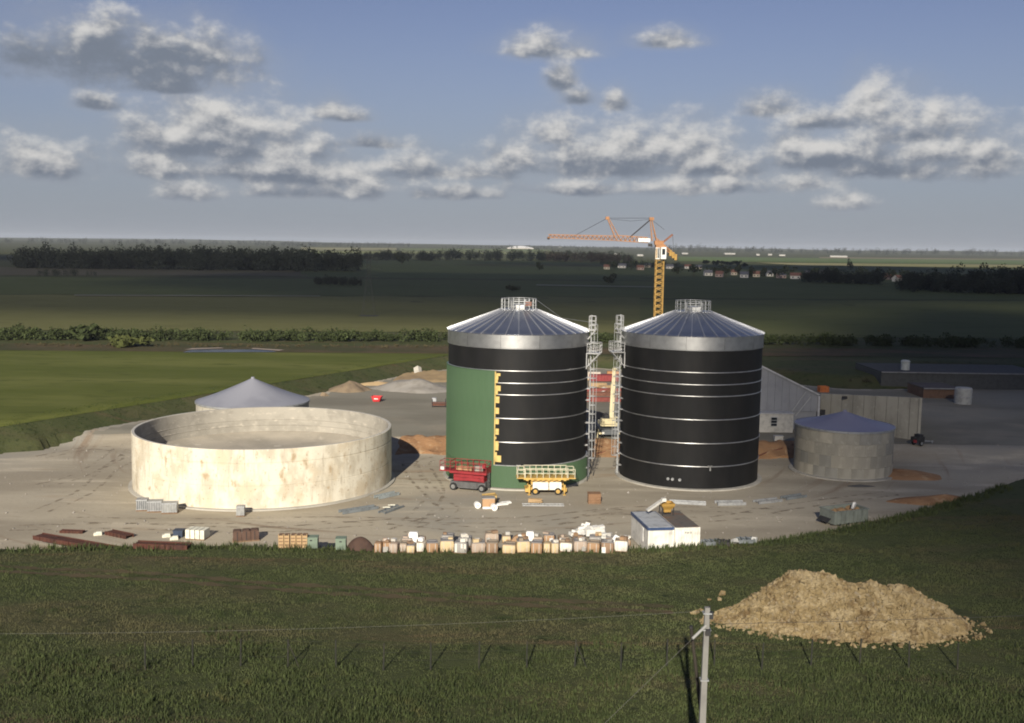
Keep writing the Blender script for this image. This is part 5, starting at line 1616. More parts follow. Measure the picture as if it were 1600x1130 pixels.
# ------------------------------------------------------------------ between the silos: mobile crane and steel
CREAM = paint('crane_cream', (0.66, 0.58, 0.36), 0.45)
p = ground(950, 681)
mc = thing('mobile_crane', 'cream telescopic mobile crane with raised boom between the silos', 'mobile crane', (p.x, p.y, p.z), R_(4))
MB().box((0, 1.5, 0.95), (2.5, 7.0, 0.55)).box((0, -2.1, 0.75), (2.45, 0.3, 0.4)).build('carrier', paint('carrier_grey', (0.12, 0.13, 0.14), 0.6), mc)
for x in (-1.05, 1.05):
    for y in (-1.2, 1.0, 3.6):
        w_ = bpy.data.objects.new('wheel_mount', None)
        t_ = MB().tube((-0.2, 0, 0), (0.2, 0, 0), 0.55, 16).build('wheel', RUBBER, mc, loc=(x, y, 0.55))
        MB().tube((-0.22, 0, 0), (0.22, 0, 0), 0.25, 10).build('rim', CREAM, t_)
        bpy.data.objects.remove(w_)
MB().box((-1.05, -2.27, 0.8), (0.3, 0.06, 0.3)).build('tail_lamp_plate', LW, mc)
for x in (-1, 1):
    MB().box((x * 1.5, -1.9, 0.7), (0.7, 0.3, 0.25)).tube((x * 1.8, -1.9, 0), (x * 1.8, -1.9, 0.6), 0.08, 8).build('outrigger', CREAM, mc)
sup = MB().box((-0.15, 0.2, 1.85), (2.3, 3.0, 0.5)).box((-0.2, -1.1, 2.35), (2.1, 0.9, 0.8)).build('superstructure', CREAM, mc)
MB().box((0.9, 0.6, 2.1), (0.85, 1.6, 1.3)).build('cab', CREAM, mc)
MB().box((0.9, -0.22, 2.3), (0.7, 0.06, 0.7)).build('cab_window', GLASS, mc)
d = Vector((0.75, 3.3, 6.4))
b0 = Vector((0.35, -0.6, 2.6))
bm = MB().bar(b0, b0 + d * 0.72, 0.62, 0.72).build('boom', CREAM, mc)
MB().bar(b0 + d * 0.70, b0 + d * 1.06, 0.46, 0.54).build('boom_extension', CREAM, bm)
MB().bar(b0 + d * 1.04, b0 + d * 1.06 + Vector((0.05, -0.6, 0.15)), 0.5, 0.4).build('boom_head', CREAM, bm)
MB().tube((0.35, 1.0, 2.1), b0 + d * 0.38 + Vector((0, 0.3, -0.3)), 0.13, 10).build('lift_cylinder', DARK, mc)
MB().box((-0.55, -1.3, 3.0), (0.9, 0.5, 0.55)).tube((-0.8, -1.0, 2.7), (-0.2, -1.0, 2.7), 0.3, 12).build('winch', DARK, mc)
# red steel girders and racks behind it
REDST = paint('red_primer', (0.22, 0.055, 0.045), 0.7)
def girder(label, px, py, l, rz, m, name='steel_girder', h=0.45):
    p = ground(px, py)
    t = thing(name, label, 'girder', (p.x, p.y, p.z + 0.02), rz)
    MB().box((0, 0, 0.03), (l, 0.35, 0.06)).box((0, 0, h), (l, 0.35, 0.06)).build('flange', m, t)
    MB().box((0, 0, h / 2), (l, 0.06, h - 0.1)).build('web', m, t)
    for k in range(5):
        MB().box((-l / 2 + (k + 0.5) * l / 5, 0, h / 2), (0.05, 0.3, h - 0.1)).build('stiffener', m, t)
    return t
girder('long red steel girder lying nearest behind the mobile crane', 938, 628, 9.5, 0.05, REDST, h=0.8)
girder('rust brown steel girder lying behind the long red one', 936, 619, 9.0, -0.03, RUSTY, h=0.7)
girder('red steel girder with a wood stack in front, between the silos', 940, 612, 8.0, 0.12, REDST, h=0.6)
p = ground(945, 597)
rc = thing('red_container', 'bright red steel container seen far back between the silos', 'container', (p.x, p.y, p.z), 0.03)
RC = paint('container_red', (0.24, 0.04, 0.04), 0.6)
corr(rc, 6.0, 2.4, 1.4, RC)
MB().box((0, 1.2, 1.35), (6.0, 2.4, 0.08)).build('roof', RC, rc)
def plank_stack(label, px, py, l, w, rows, m, rz=0.0, name='plank_stack', group=None):
    p = ground(px, py)
    t = thing(name, label, 'timber stack', (p.x, p.y, p.z), rz, group)
    for k in range(rows):
        for j in range(4):
            MB().box((rnd.uniform(-0.1, 0.1), -w / 2 + (j + 0.5) * w / 4, 0.17 + k * 0.19), (l * rnd.uniform(0.92, 1), w / 4 - 0.03, 0.16)).build('plank', m, t)
    for x in (-l * 0.35, l * 0.35):
        MB().box((x, 0, 0.05), (0.12, w, 0.1)).build('bearer', DARK, t)
    return t
WOODM = paint('raw_timber', (0.44, 0.30, 0.16), 0.85)
WOOD2 = paint('brown_timber', (0.20, 0.125, 0.075), 0.85)
plank_stack('pale timber stack in front of the red container between the silos', 934, 605, 3.4, 1.2, 4, WOODM)
plank_stack('pale timber stack right of centre behind the mobile crane boom', 948, 609, 3.0, 1.2, 4, WOODM, 0.4)
mound('rubble_heap', 'white and grey rubble heap between the silos behind the girders', 'rubble heap', 943, 611, 2.4, 1.4, 0.9, paint('pale_rubble', (0.48, 0.46, 0.42), 0.9), seed=41)
mound('rubble_heap', 'rust brown scrap heap between the silos beside the crane boom', 'rubble heap', 951, 617, 2.0, 1.6, 1.1, mat('rust_scrap', (0.22, 0.085, 0.05), [((0.12, 0.07, 0.05), 2, 0.45, 0.65, O3, 5)], 0.9), seed=42)
mound('rubble_heap', 'grey brown earth heap just behind the mobile crane', 'rubble heap', 936, 652, 3.4, 3.0, 1.0, brown_grit, seed=43)
for k, (px, py, lab) in enumerate(((928, 594, 'pale material pallet left of the red container between the silos'), (958, 593, 'orange brown pallet stack right of the red container between the silos'))):
    p = ground(px, py)
    t = thing('material_pallet', lab, 'pallet load', (p.x, p.y, p.z))
    MB().box((0, 0, 0.95), (2.6, 1.2, 1.5)).build('load', (paint('pale_load', (0.52, 0.46, 0.38), 0.8), paint('orange_load', (0.44, 0.22, 0.10), 0.8))[k], t)
    MB().box((0, 0, 0.1), (2.7, 1.3, 0.14)).build('pallet', WOODM, t)

# ------------------------------------------------------------------ back yard, left of the silos
p = ground(589, 628)
rs = thing('red_skip', 'small bright red skip alone on the gravel behind the open tank', 'skip', (p.x, p.y, p.z), -0.15)
b = MB().add([(-0.55, -0.5, 0.1), (0.55, -0.5, 0.1), (0.55, 0.5, 0.1), (-0.55, 0.5, 0.1), (-0.85, -0.6, 0.95), (0.85, -0.6, 0.95), (0.85, 0.6, 0.95), (-0.85, 0.6, 0.95)], [(0, 1, 5, 4), (1, 2, 6, 5), (2, 3, 7, 6), (3, 0, 4, 7), (0, 3, 2, 1)])
b.build('tub', paint('skip_red', (0.55, 0.035, 0.04), 0.5), rs)
MB().box((0, -0.6, 0.97), (1.8, 0.08, 0.08)).box((0, 0.6, 0.97), (1.8, 0.08, 0.08)).box((-0.87, 0, 0.97), (0.08, 1.2, 0.08)).box((0.87, 0, 0.97), (0.08, 1.2, 0.08)).build('rim', MATS['skip_red'], rs)
MB().box((0, -0.63, 0.6), (0.7, 0.05, 0.16)).build('plate', LW, rs)
p = ground(686, 636)
rk = thing('pipe_rack', 'dark rack loaded with rusty pipes beside the green cladding', 'rack', (p.x, p.y, p.z))
b = MB()
for x in (-1.1, 1.1):
    for y in (-0.6, 0.6):
        b.box((x, y, 0.7), (0.1, 0.1, 1.4))
for z in (0.25, 0.75):
    b.box((0, -0.6, z), (2.3, 0.1, 0.1)).box((0, 0.6, z), (2.3, 0.1, 0.1))
b.build('frame', DARK, rk)
for k in range(9):
    MB().tube((-1.2, -0.45 + 0.3 * (k % 4), 0.36 + 0.22 * (k // 4)), (1.3, -0.45 + 0.3 * (k % 4), 0.36 + 0.22 * (k // 4)), 0.09, 8).build('pipe', RUSTY, rk)
MB().box((-0.8, 0, 1.25), (0.7, 0.8, 0.6)).build('grey_box', paint('box_grey', (0.36, 0.37, 0.38), 0.6), rk)
p = hit(653, 583)
b = MB(); b.v = rock_mesh(np.random.default_rng(8), 0.9).tolist(); b.f = list(RF)
tag(b.build('boulder', CONC, loc=(p.x, p.y, p.z + 0.3)), 'pale grey boulder on the crest of the sandy bank behind the yard', 'boulder')
p = ground(507, 619)
b = MB(); b.v = rock_mesh(np.random.default_rng(18), 0.6).tolist(); b.f = list(RF)
tag(b.build('boulder', brown_grit, loc=(p.x, p.y, p.z + 0.2)), 'dark clod at the yard edge right of the grey cone roofed tank', 'boulder')
mound('soil_mound', 'thin ridge of pale spoil along the bank left of the gravel heap', 'soil heap', 590, 602, 5.5, 1.6, 0.8, C_sand, seed=51)

# ------------------------------------------------------------------ front yard odds and ends
def crate_grid(label, px, py, l, w, h, m, rz=0.0, name='wire_crate', group=None, slats=6):
    p = ground(px, py)
    t = thing(name, label, 'crate', (p.x, p.y, p.z), rz, group)
    MB().box((0, 0, 0.14 + h / 2), (l * 0.96, w * 0.96, h - 0.05)).build('load', m, t)
    MB().box((0, 0, 0.06), (l, w, 0.12)).build('pallet', WOOD2, t)
    for k in range(slats):
        MB().box((-l / 2 + (k + 0.5) * l / slats, -w / 2 - 0.01, 0.14 + h / 2), (0.07, 0.05, h)).build('slat', GALV_DULL, t)
    for z in (0.2, h + 0.1):
        MB().box((0, -w / 2 - 0.03, z), (l, 0.05, 0.07)).build('rail', GALV_DULL, t)
    MB().box((0, 0, 0.16 + h), (l, w, 0.05)).build('lid', GALV_DULL, t)
    return t
g1 = paint('grey_load_dark', (0.13, 0.135, 0.14), 0.7); g2 = paint('grey_load_mid', (0.22, 0.22, 0.22), 0.7); g3 = paint('grey_load_pale', (0.30, 0.30, 0.285), 0.7)
crate_grid('dark grey crate stack, left one of three below the open tank', 223, 797, 1.15, 1.1, 1.05, g1, 0.15, group='crate stacks below the open tank')
crate_grid('mid grey crate stack, middle one of three below the open tank', 243, 799, 1.5, 1.1, 1.0, g2, 0.15, group='crate stacks below the open tank')
crate_grid('pale grey crate stack, right one of three below the open tank', 266, 801, 1.6, 1.1, 0.95, g3, 0.15, group='crate stacks below the open tank')
crate_grid('single small grey crate standing under the brightest part of the tank wall', 376.5, 806, 0.85, 0.85, 0.9, g3, 0.1, slats=4)
def slab_stack(label, px, py, n, l, w, h, m, rz, name, cat, gap=0.07):
    p = ground(px, py)
    t = thing(name, label, cat, (p.x, p.y, p.z), rz)
    for k in range(n):
        MB().box((-(n - 1) / 2 * (l + gap) + k * (l + gap), 0, 0.1 + h / 2), (l, w, h)).build('board_stack', m, t)
    MB().box((0, 0, 0.05), (n * (l + gap), w, 0.1)).build('pallet', WOOD2, t)
    return t
OFFW = paint('off_white', (0.72, 0.70, 0.58), 0.7)
slab_stack('four cream white board stacks on the gravel at the left', 309, 841, 4, 0.42, 1.3, 0.85, OFFW, -0.15, 'board_stacks', 'board stack')
tag(MB().box((0, 0, 0.3), (0.9, 0.9, 0.6)).box((0, 0, 0.63), (1.0, 1.0, 0.07)).build('blue_crate', paint('navy', (0.035, 0.05, 0.085), 0.6), loc=tuple(ground(280, 838))), 'dark blue crate just left of the cream board stacks', 'crate')
for (px, py, lab) in ((260, 839, 'small white block left of the dark blue crate'), (272, 843, 'small white block in front of the dark blue crate'), (153, 836, 'white sheet scrap beside the brown pit at far left')):
    p = ground(px, py)
    o = MB().box((0, 0, 0.12), (0.75, 0.5, 0.24)).box((0.1, 0.05, 0.28), (0.5, 0.4, 0.08)).build('white_block', OFFW, loc=(p.x, p.y, p.z)); o.rotation_euler.z = 0.3
    tag(o, lab, 'block')
BRN = paint('dark_brown_wrap', (0.105, 0.062, 0.045), 0.8)
for k, px in enumerate((371, 385, 398)):
    p = ground(px, 845 - k)
    t = thing('brown_bundle', 'dark brown wrapped bundle, %s of three left of the pale timber crates' % ('leftmost', 'middle', 'rightmost')[k], 'bundle', (p.x, p.y, p.z), 0.25, 'brown bundles by the grass edge')
    MB().box((0, 0, 0.55), (0.8, 1.1, 0.85)).box((0, 0, 1.0), (0.6, 0.9, 0.1)).build('load', BRN, t)
    MB().box((0, 0, 0.06), (0.9, 1.2, 0.12)).build('pallet', WOOD2, t)
    MB().box((0, -0.57, 0.55), (0.06, 0.03, 0.85)).build('strap', DARK, t)
for k, px in enumerate((440, 449, 459, 468, 477)):
    p = ground(px, 856)
    t = thing('timber_crate', 'upright pale timber crate, %s from the left in the row of five' % ordn[k], 'crate', (p.x, p.y, p.z), 0.1, 'timber crates in a row')
    MB().box((0, 0, 0.66), (0.42, 0.9, 1.15)).build('load', WOOD2, t)
    for z in (0.25, 0.55, 0.85, 1.15):
        MB().box((0, -0.48, z), (0.46, 0.05, 0.2)).build('slat', WOODM, t)
    MB().box((-0.2, -0.5, 0.72), (0.05, 0.06, 1.35)).box((0.2, -0.5, 0.72), (0.05, 0.06, 1.35)).build('post', WOODM, t)
GRNB = paint('pale_green_box', (0.17, 0.22, 0.165), 0.6)
for (px, py, l, lab) in ((487, 856, 1.15, 'pale green chest right of the row of timber crates'), (533, 858, 0.9, 'pale green chest left of the round brown heap')):
    p = ground(px, py)
    t = thing('green_chest', lab, 'chest', (p.x, p.y, p.z), 0.05)
    MB().box((0, 0, 0.5), (l, 0.9, 1.0)).build('body', GRNB, t)
    MB().box((0, 0, 1.03), (l + 0.06, 0.96, 0.08)).build('lid', GRNB, t)
    MB().box((0, -0.47, 0.8), (0.2, 0.05, 0.1)).build('latch', DARK, t)
# round brown heap under a sheet
mound('brown_heap', 'smooth round dark brown earth heap at the grass edge left of the pallet loads', 'earth heap', 564, 858, 1.2, 1.0, 1.0, mat('dark_earth', (0.075, 0.045, 0.034), [((0.055, 0.034, 0.027), 1.2, 0.45, 0.65, O3, 5)], 0.9), seed=61, sq=0)
# rusty steel formwork troughs at far left
RUST = mat('rust_plate', (0.085, 0.032, 0.022), [((0.055, 0.025, 0.019), 0.8, 0.45, 0.65, O3, 6), ((0.12, 0.055, 0.035), 2.2, 0.55, 0.72, O3, 5)], 0.85)
def trough(label, pa, pb, w, h):
    a, c = ground(*pa), ground(*pb)
    l = (c - a).length
    t = thing('steel_trough', label, 'steel formwork', ((a.x + c.x) / 2, (a.y + c.y) / 2, (a.z + c.z) / 2), math.atan2(c.y - a.y, c.x - a.x), 'rusty steel formwork on the gravel')
    MB().box((0, -w / 2, h / 2), (l, 0.06, h)).build('side_plate', RUST, t)
    MB().box((0, w / 2, h / 2), (l, 0.06, h)).build('side_plate', RUST, t)
    MB().box((0, 0, h * 0.75), (l - 0.02, w - 0.1, 0.05)).build('plate', RUST, t)
    for k in range(6):
        MB().box((-l / 2 + (k + 0.5) * l / 6, -w / 2 - 0.06, h / 2), (0.08, 0.06, h)).build('rib', RUST, t)
trough('longest rusty steel formwork trough lying at the far left grass edge', (60, 851), (196, 855), 1.1, 0.4)
trough('short dark rusty formwork trough behind the longest one at far left', (170, 834), (203, 841), 0.9, 0.35)
trough('rusty formwork trough half hidden by grass right of the longest one', (212, 856), (296, 858), 1.0, 0.5)
trough('thin rusty strip of formwork at the left picture edge', (95, 832), (131, 833), 0.5, 0.25)

def ladder_flat(label, pa, pb, w, m, h=0.18, n=9, name='lattice_ladder'):
    a, c = ground(*pa), ground(*pb)
    l = (c - a).length
    t = thing(name, label, 'steel ladder', ((a.x + c.x) / 2, (a.y + c.y) / 2, (a.z + c.z) / 2 + 0.03), math.atan2(c.y - a.y, c.x - a.x), 'steel frames lying on the gravel')
    for s in (-1, 1):
        MB().box((0, s * w / 2, h / 2), (l, 0.09, h)).build('side_rail', m, t)
    for k in range(n):
        MB().box((-l / 2 + (k + 0.5) * l / n, 0, h / 2), (0.08, w, 0.06)).build('rung', m, t)
    return t
SL = paint('slate_steel', (0.20, 0.22, 0.23), 0.6, 0.2)
ladder_flat('long slate grey steel frame lying right of the open tank foot', (532, 803), (588, 794), 0.9, SL, 0.3)
ladder_flat('slate grey frame with pale boards near the tank foot', (596, 803), (626, 792), 0.8, SL, 0.2, 6)
for k, (px, py) in enumerate(((604, 796.5), (612, 793))):
    tag(MB().box((0, 0, 0.03), (0.8, 0.16, 0.06)).box((0.1, 0.1, 0.05), (0.5, 0.06, 0.05)).build('pale_board', OFFW, loc=tuple(ground(px, py) + Vector((0, 0, 0.24)))), '%s thin white board on the slate grey frame by the tank' % ('left', 'right')[k], 'board')
ladder_flat('short slate grey beam bundle against the right foot of the open tank', (588, 780), (620, 773), 0.8, paint('slate_pale', (0.27, 0.30, 0.30), 0.6), 0.35, 6)
ladder_flat('galvanised frame nearest the hopper in the row below the black silo', (1046, 786), (1103, 789), 0.75, GALV_DULL, 0.3, 10)
ladder_flat('galvanised frame, second in the row below the black silo', (1119, 789), (1163, 788), 1.1, GALV_DULL, 0.35, 8)
ladder_flat('galvanised frame, third in the row below the black silo', (1181, 787), (1218, 783), 1.0, GALV_DULL, 0.3, 8)
ladder_flat('dark frame at the right end of the row below the black silo', (1224, 781), (1256, 776), 0.9, SL, 0.3, 7)
ladder_flat('long galvanised ladder lying in front of the yellow scissor lift', (816, 790), (881, 790), 0.8, GALV_DULL, 0.12, 12)
t = plank_stack('short pale planks lying on the ladder in front of the yellow lift', 836, 787.5, 1.5, 0.7, 2, WOODM, -0.1); t.location.z += 0.13
# brown crate
p = ground(928, 786)
t = thing('brown_crate', 'square brown wooden crate alone on the gravel between the silos', 'crate', (p.x, p.y, p.z), 0.05)
BR = paint('crate_brown', (0.235, 0.135, 0.075), 0.85)
MB().box((0, 0, 0.6), (1.35, 1.1, 1.0)).build('box', BR, t)
for z in (0.3, 0.6, 0.9):
    MB().box((0, -0.58, z), (1.42, 0.05, 0.22)).build('slat', BR, t)
MB().box((0, 0, 1.13), (1.45, 1.2, 0.06)).build('lid', BR, t)
MB().box((0, 0, 0.05), (1.4, 1.15, 0.1)).build('skid', WOOD2, t)
# packing by the red lift
p = ground(763, 793)
t = thing('wrapped_carton', 'tan carton with grey top on white foam in front of the red lift', 'carton', (p.x, p.y, p.z), 0.1)
MB().box((0, 0, 0.62), (1.35, 0.9, 0.85)).build('carton', CARD, t)
MB().box((0, 0.15, 1.09), (1.45, 1.1, 0.1)).build('cover', paint('cover_grey', (0.27, 0.26, 0.25), 0.7), t)
MB().box((0.05, -0.15, 0.1), (1.4, 1.0, 0.2)).build('foam_base', paint('foam_white', (0.85, 0.84, 0.80), 0.8), t)
FOAM = MATS['foam_white']
for (px, py, lab) in ((746, 794, 'white foam roll at the left of the tan carton'), (772, 797.5, 'white foam roll at the right front of the tan carton')):
    p = ground(px, py)
    t = thing('foam_roll', lab, 'roll', (p.x, p.y, p.z), 0.2)
    MB().tube((0, -0.3, 0.34), (0, 0.4, 0.34), 0.34, 18).build('roll', FOAM, t, smooth=40)
    MB().tube((0, -0.32, 0.34), (0, -0.29, 0.34), 0.08, 10).build('core', CARD, t)
for k, (px, py, l, lab) in enumerate(((782, 789, 1.7, 'white foam board lying right of the tan carton'), (790, 786.5, 1.2, 'smaller white foam board behind the right foam roll'))):
    p = ground(px, py)
    o = MB().box((0, 0, 0.07), (l, 0.55, 0.14)).box((0.1, 0.03, 0.16), (l * 0.8, 0.45, 0.05)).build('foam_board', FOAM, loc=(p.x, p.y, p.z)); o.rotation_euler.z = 0.45
    tag(o, lab, 'foam board')
p = ground(774, 786)
tag(MB().box((0, 0, 0.4), (0.3, 0.6, 0.8)).box((0.0, 0, 0.83), (0.34, 0.64, 0.06)).build('yellow_carton', paint('ochre_card', (0.48, 0.33, 0.12), 0.8), loc=tuple(p)), 'narrow ochre carton standing behind the tan carton', 'carton')
p = ground(765, 775)
o = MB().box((0, 0, 0.08), (1.7, 0.5, 0.1)).box((0, 0.25, 0.16), (1.7, 0.06, 0.2)).build('loading_ramp', paint('ramp_ochre', (0.42, 0.29, 0.11), 0.6), loc=(p.x, p.y, p.z + 0.0)); o.rotation_euler.z = 0.5
tag(o, 'ochre loading ramp lying in front of the red lift wheel', 'ramp')

# ------------------------------------------------------------------ pallet loads along the grass edge
PC = dict(tan=paint('wrap_tan', (0.33, 0.205, 0.115), 0.7), cream=paint('wrap_cream', (0.56, 0.43, 0.25), 0.7), white=paint('wrap_white', (0.70, 0.66, 0.58), 0.6), brown=paint('wrap_brown', (0.25, 0.165, 0.105), 0.75),
          grey=paint('wrap_grey', (0.30, 0.285, 0.265), 0.7), pink=paint('wrap_pink', (0.38, 0.30, 0.235), 0.7))
TOPS = [paint('sheet_grey', (0.23, 0.22, 0.215), 0.6), paint('sheet_brown', (0.27, 0.22, 0.165), 0.7), paint('sheet_pale', (0.46, 0.44, 0.40), 0.6)]
FILM = mat('stretch_film', (0.7, 0.7, 0.68), (), 0.25, alpha=0.35)
def soft_load(b, w, d, h, seed, round_=0.12):
    """box with bulging sides and rounded corners"""
    r = random.Random(seed)
    n = 10
    rows = [(0.0, 0.94), (0.12, 1.0), (0.5, 1.03), (0.85, 0.99), (0.96, 0.93), (1.0, 0.80)]
    o = len(b.v)
    ring = []
    for k in range(n * 4):
        a = 2 * PI * k / (n * 4)
        c, s = math.cos(a), math.sin(a)
        e = 0.22
        ring.append((math.copysign(abs(c) ** e, c), math.copysign(abs(s) ** e, s)))
    for (t, k) in rows:
        for (x, y) in ring:
            j = 1 + r.uniform(-0.02, 0.02)
            b.v.append((x * w / 2 * k * j, y * d / 2 * k * j, 0.12 + h * t))
    m = len(ring)
    for i in range(len(rows) - 1):
        for k in range(m):
            k2 = (k + 1) % m
            b.f.append((o + i * m + k, o + i * m + k2, o + (i + 1) * m + k2, o + (i + 1) * m + k))
    b.f.append(tuple(o + (len(rows) - 1) * m + k for k in range(m)))
    return b
def pack(label, px, py, wpx, h, colr, top, seed, extra=None):
    p = ground(px, py)
    w = wpx / 17.2
    t = thing('pallet_load', label, 'pallet load', (p.x, p.y + rnd.uniform(-0.35, 0.35), p.z), rnd.uniform(-0.22, 0.22), 'pallet loads along the grass edge')
    h *= rnd.uniform(0.68, 0.98)
    soft_load(MB(), w, 1.0, h, seed).build('load', PC[colr], t, smooth=45)
    if top is not None:
        MB().box((0, 0.08, h + 0.15), (w * 0.94, 0.95, 0.06)).box((0.05, 0.35, h + 0.2), (w * 0.7, 0.3, 0.05)).build('cover_sheet', TOPS[top], t)
    for x in (-w * 0.25, w * 0.25):
        MB().box((x, -0.515, 0.12 + h / 2), (0.05, 0.03, h * 0.95)).build('strap', TOPS[2], t)
    b = MB().box((0, 0, 0.10), (w, 1.05, 0.04))
    for x in (-w / 2 + 0.08, 0, w / 2 - 0.08):
        b.box((x, 0, 0.045), (0.1, 1.0, 0.07))
    b.build('pallet', WOOD2, t)
    for q in range(rnd.choice((0, 1, 1, 2, 3))):
        cw, cd, ch = rnd.uniform(0.25, 0.6), rnd.uniform(0.25, 0.5), rnd.uniform(0.12, 0.32)
        MB().box((rnd.uniform(-0.3, 0.3) * w, rnd.uniform(-0.3, 0.3), h + 0.2 + ch / 2), (cw, cd, ch), rnd.uniform(-0.8, 0.8)).build('carton', rnd.choice(list(PC.values()) + TOPS + [FOAM]), t)
    if rnd.random() < 0.45:
        MB().box((rnd.uniform(-0.3, 0.3) * w, -0.62, 0.12 + h * 0.3), (rnd.uniform(0.2, 0.5), 0.16, h * rnd.uniform(0.3, 0.6)), rnd.uniform(-0.5, 0.5), Matrix.Rotation(0.35, 3, 'X')).build('torn_wrap', rnd.choice([FOAM, TOPS[2], PC['tan']]), t)
    if extra == 'stripe':
        for x in (-w * 0.33, w * 0.12, w * 0.38):
            MB().box((x, -0.53, 0.12 + h / 2), (w * 0.13, 0.03, h * 0.9)).build('white_strip', PC['white'], t)
    return t
front = [(591, 11, 0.85, 'tan', None), (604, 13, 0.85, 'tan', None), (617, 12, 0.85, 'pink', None), (631, 11, 0.75, 'pink', 1), (643, 12, 0.8, 'cream', 0), (656, 11, 1.0, 'white', 1),
         (675, 18, 1.05, 'tan', 0), (698, 21, 1.1, 'cream', 0), (721, 20, 1.2, 'grey', 0), (747, 21, 1.0, 'pink', 0), (769, 18, 0.95, 'brown', 1), (796, 20, 1.0, 'cream', 1), (817, 20, 0.95, 'cream', 0),
         (839, 17, 1.05, 'tan', 0), (855, 10, 1.0, 'cream', None), (866, 11, 0.95, 'cream', 0), (885, 19, 0.9, 'white', 1), (906, 20, 0.9, 'pink', 0), (928, 19, 0.85, 'tan', 1), (949, 19, 0.9, 'brown', 0), (971, 20, 0.95, 'white', 1)]
ordf = ordn + ['twenty third']
for i, (px, w, h, c, tp) in enumerate(front):
    pack('%s wrapped pallet load, %s from the left in the front row by the grass' % (c, ordf[i]), px, 862.5, w, h, c, tp, 100 + i, 'stripe' if i == 8 else None)
back = [(637, 849, 17, 0.55, 'pink', 0), (700, 851, 20, 0.85, 'grey', 0), (727, 851, 22, 0.95, 'grey', 0), (768, 848, 22, 0.9, 'pink', 1), (791, 847, 14, 0.6, 'cream', 1), (816, 848, 16, 0.5, 'white', 2), (838, 847, 18, 0.6, 'pink', 1), (858, 847, 18, 0.7, 'tan', 0), (880, 847, 16, 0.5, 'brown', 1), (905, 848, 20, 0.5, 'tan', 1), (930, 847, 20, 0.5, 'grey', 0), (955, 849, 18, 0.6, 'brown', 0), (978, 850, 12, 0.6, 'tan', 1)]
for i, (px, py, w, h, c, tp) in enumerate(back):
    pack('%s pallet load, %s from the left in the second row behind the front packs' % (c, ordf[i]), px, py, w, h, c, tp, 200 + i)
fb = [(896, 842, 1.0, 0.25, 0.55), (909, 841, 1.3, -0.35, 0.85), (925, 841, 1.6, 0.12, 1.15), (938, 841, 1.1, -0.1, 0.8), (935, 838, 1.4, 0.3, 0.5), (915, 838, 1.2, 0.6, 1.0), (941, 845, 1.3, 0.05, 0.35)]
fb.sort()
for i, (px, py, w, ry, h) in enumerate(fb):
    p = ground(px, py)
    o = MB().box((0, 0, h * 0.3), (w * 0.85, 0.7, h * 0.6)).box((0.1 * w, 0.05, h * 0.6 + 0.14), (w * 0.5, 0.45, 0.22), 0.5).build('foam_block', paint('foam_grey_white', (0.66, 0.65, 0.61), 0.8), loc=(p.x, p.y, p.z + 0.3 + 0.12 * (i % 3)))
    o.rotation_euler = (0.15 * (i % 2), ry * 0.7, ry * 1.4)
    tag(o, 'bright white foam block, %s from the left in the white heap' % ordn[i], 'foam block', 'white foam blocks in a heap')
for i, (px, py, w, h, lab) in enumerate(((646, 850, 0.9, 0.95, 'white rounded sack bundle standing behind the left pallet loads'), (828, 848, 0.75, 0.9, 'white bag standing in the middle of the second row'), (814, 846, 0.6, 0.45, 'small white bag lying left of the tall white bag'), (957, 853, 0.7, 0.9, 'tilted white panel near the right end of the pallet loads'))):
    p = ground(px, py)
    o = soft_load(MB(), w, 0.6, h, 320 + i).build('white_bag' if i < 3 else 'foam_sheet', FOAM, loc=(p.x, p.y, p.z + 0.1), smooth=45)
    if i == 3:
        o.rotation_euler = (0.2, 0.5, 0.4); o.scale = (1, 0.35, 1)
    tag(o, lab, 'bag' if i < 3 else 'foam sheet')
p = ground(800, 856)
o = MB().add([(-0.5, -0.3, 0), (0.5, -0.3, 0), (0.5, 0.3, 0), (-0.5, 0.3, 0), (0.2, -0.25, 0.9), (0.55, -0.25, 1.1), (0.55, 0.25, 1.1), (0.2, 0.25, 0.9)], [(0, 3, 2, 1), (4, 5, 6, 7), (0, 1, 5, 4), (1, 2, 6, 5), (2, 3, 7, 6), (3, 0, 4, 7)]).build('torn_carton', PC['tan'], loc=(p.x, p.y, p.z + 0.2))
tag(o, 'torn orange tan carton leaning among the pallet loads', 'carton')
# dark scrap right of the container
for i, (px, py, l, rz, m, lab) in enumerate(((1110, 851, 1.6, 0.2, SL, 'dark pallet frame nearest the right side of the container'), (1128, 851, 1.5, -0.3, DARK, 'black scrap frame between the container and the white sack'), (1165, 847.5, 1.6, 0.1, SL, 'slate scrap frame right of the white sack'))):
    p = ground(px, py)
    t = thing('scrap_rack', lab, 'scrap frame', (p.x, p.y, p.z), rz)
    for k in range(6):
        MB().box((-l / 2 + (k + 0.5) * l / 6, 0, 0.3 + 0.1 * (k % 2)), (0.12, 1.0, 0.08)).build('slat', m, t)
    for s in (-0.45, 0.45):
        MB().box((0, s, 0.2), (l, 0.1, 0.35)).build('beam', m, t)
for i, (px, py, w, lab) in enumerate(((1146, 850, 0.9, 'white plastic sack among the dark scrap right of the container'), (1178, 848, 0.7, 'smaller white sack at the right end of the dark scrap'))):
    p = ground(px, py)
    b = MB(); b.v = rock_mesh(np.random.default_rng(340 + i), w * 0.5).tolist(); b.f = list(RF)
    tag(b.build('plastic_sack', paint('sack_grey_white', (0.45, 0.45, 0.43), 0.7), loc=(p.x, p.y, p.z + 0.2)), lab, 'sack')

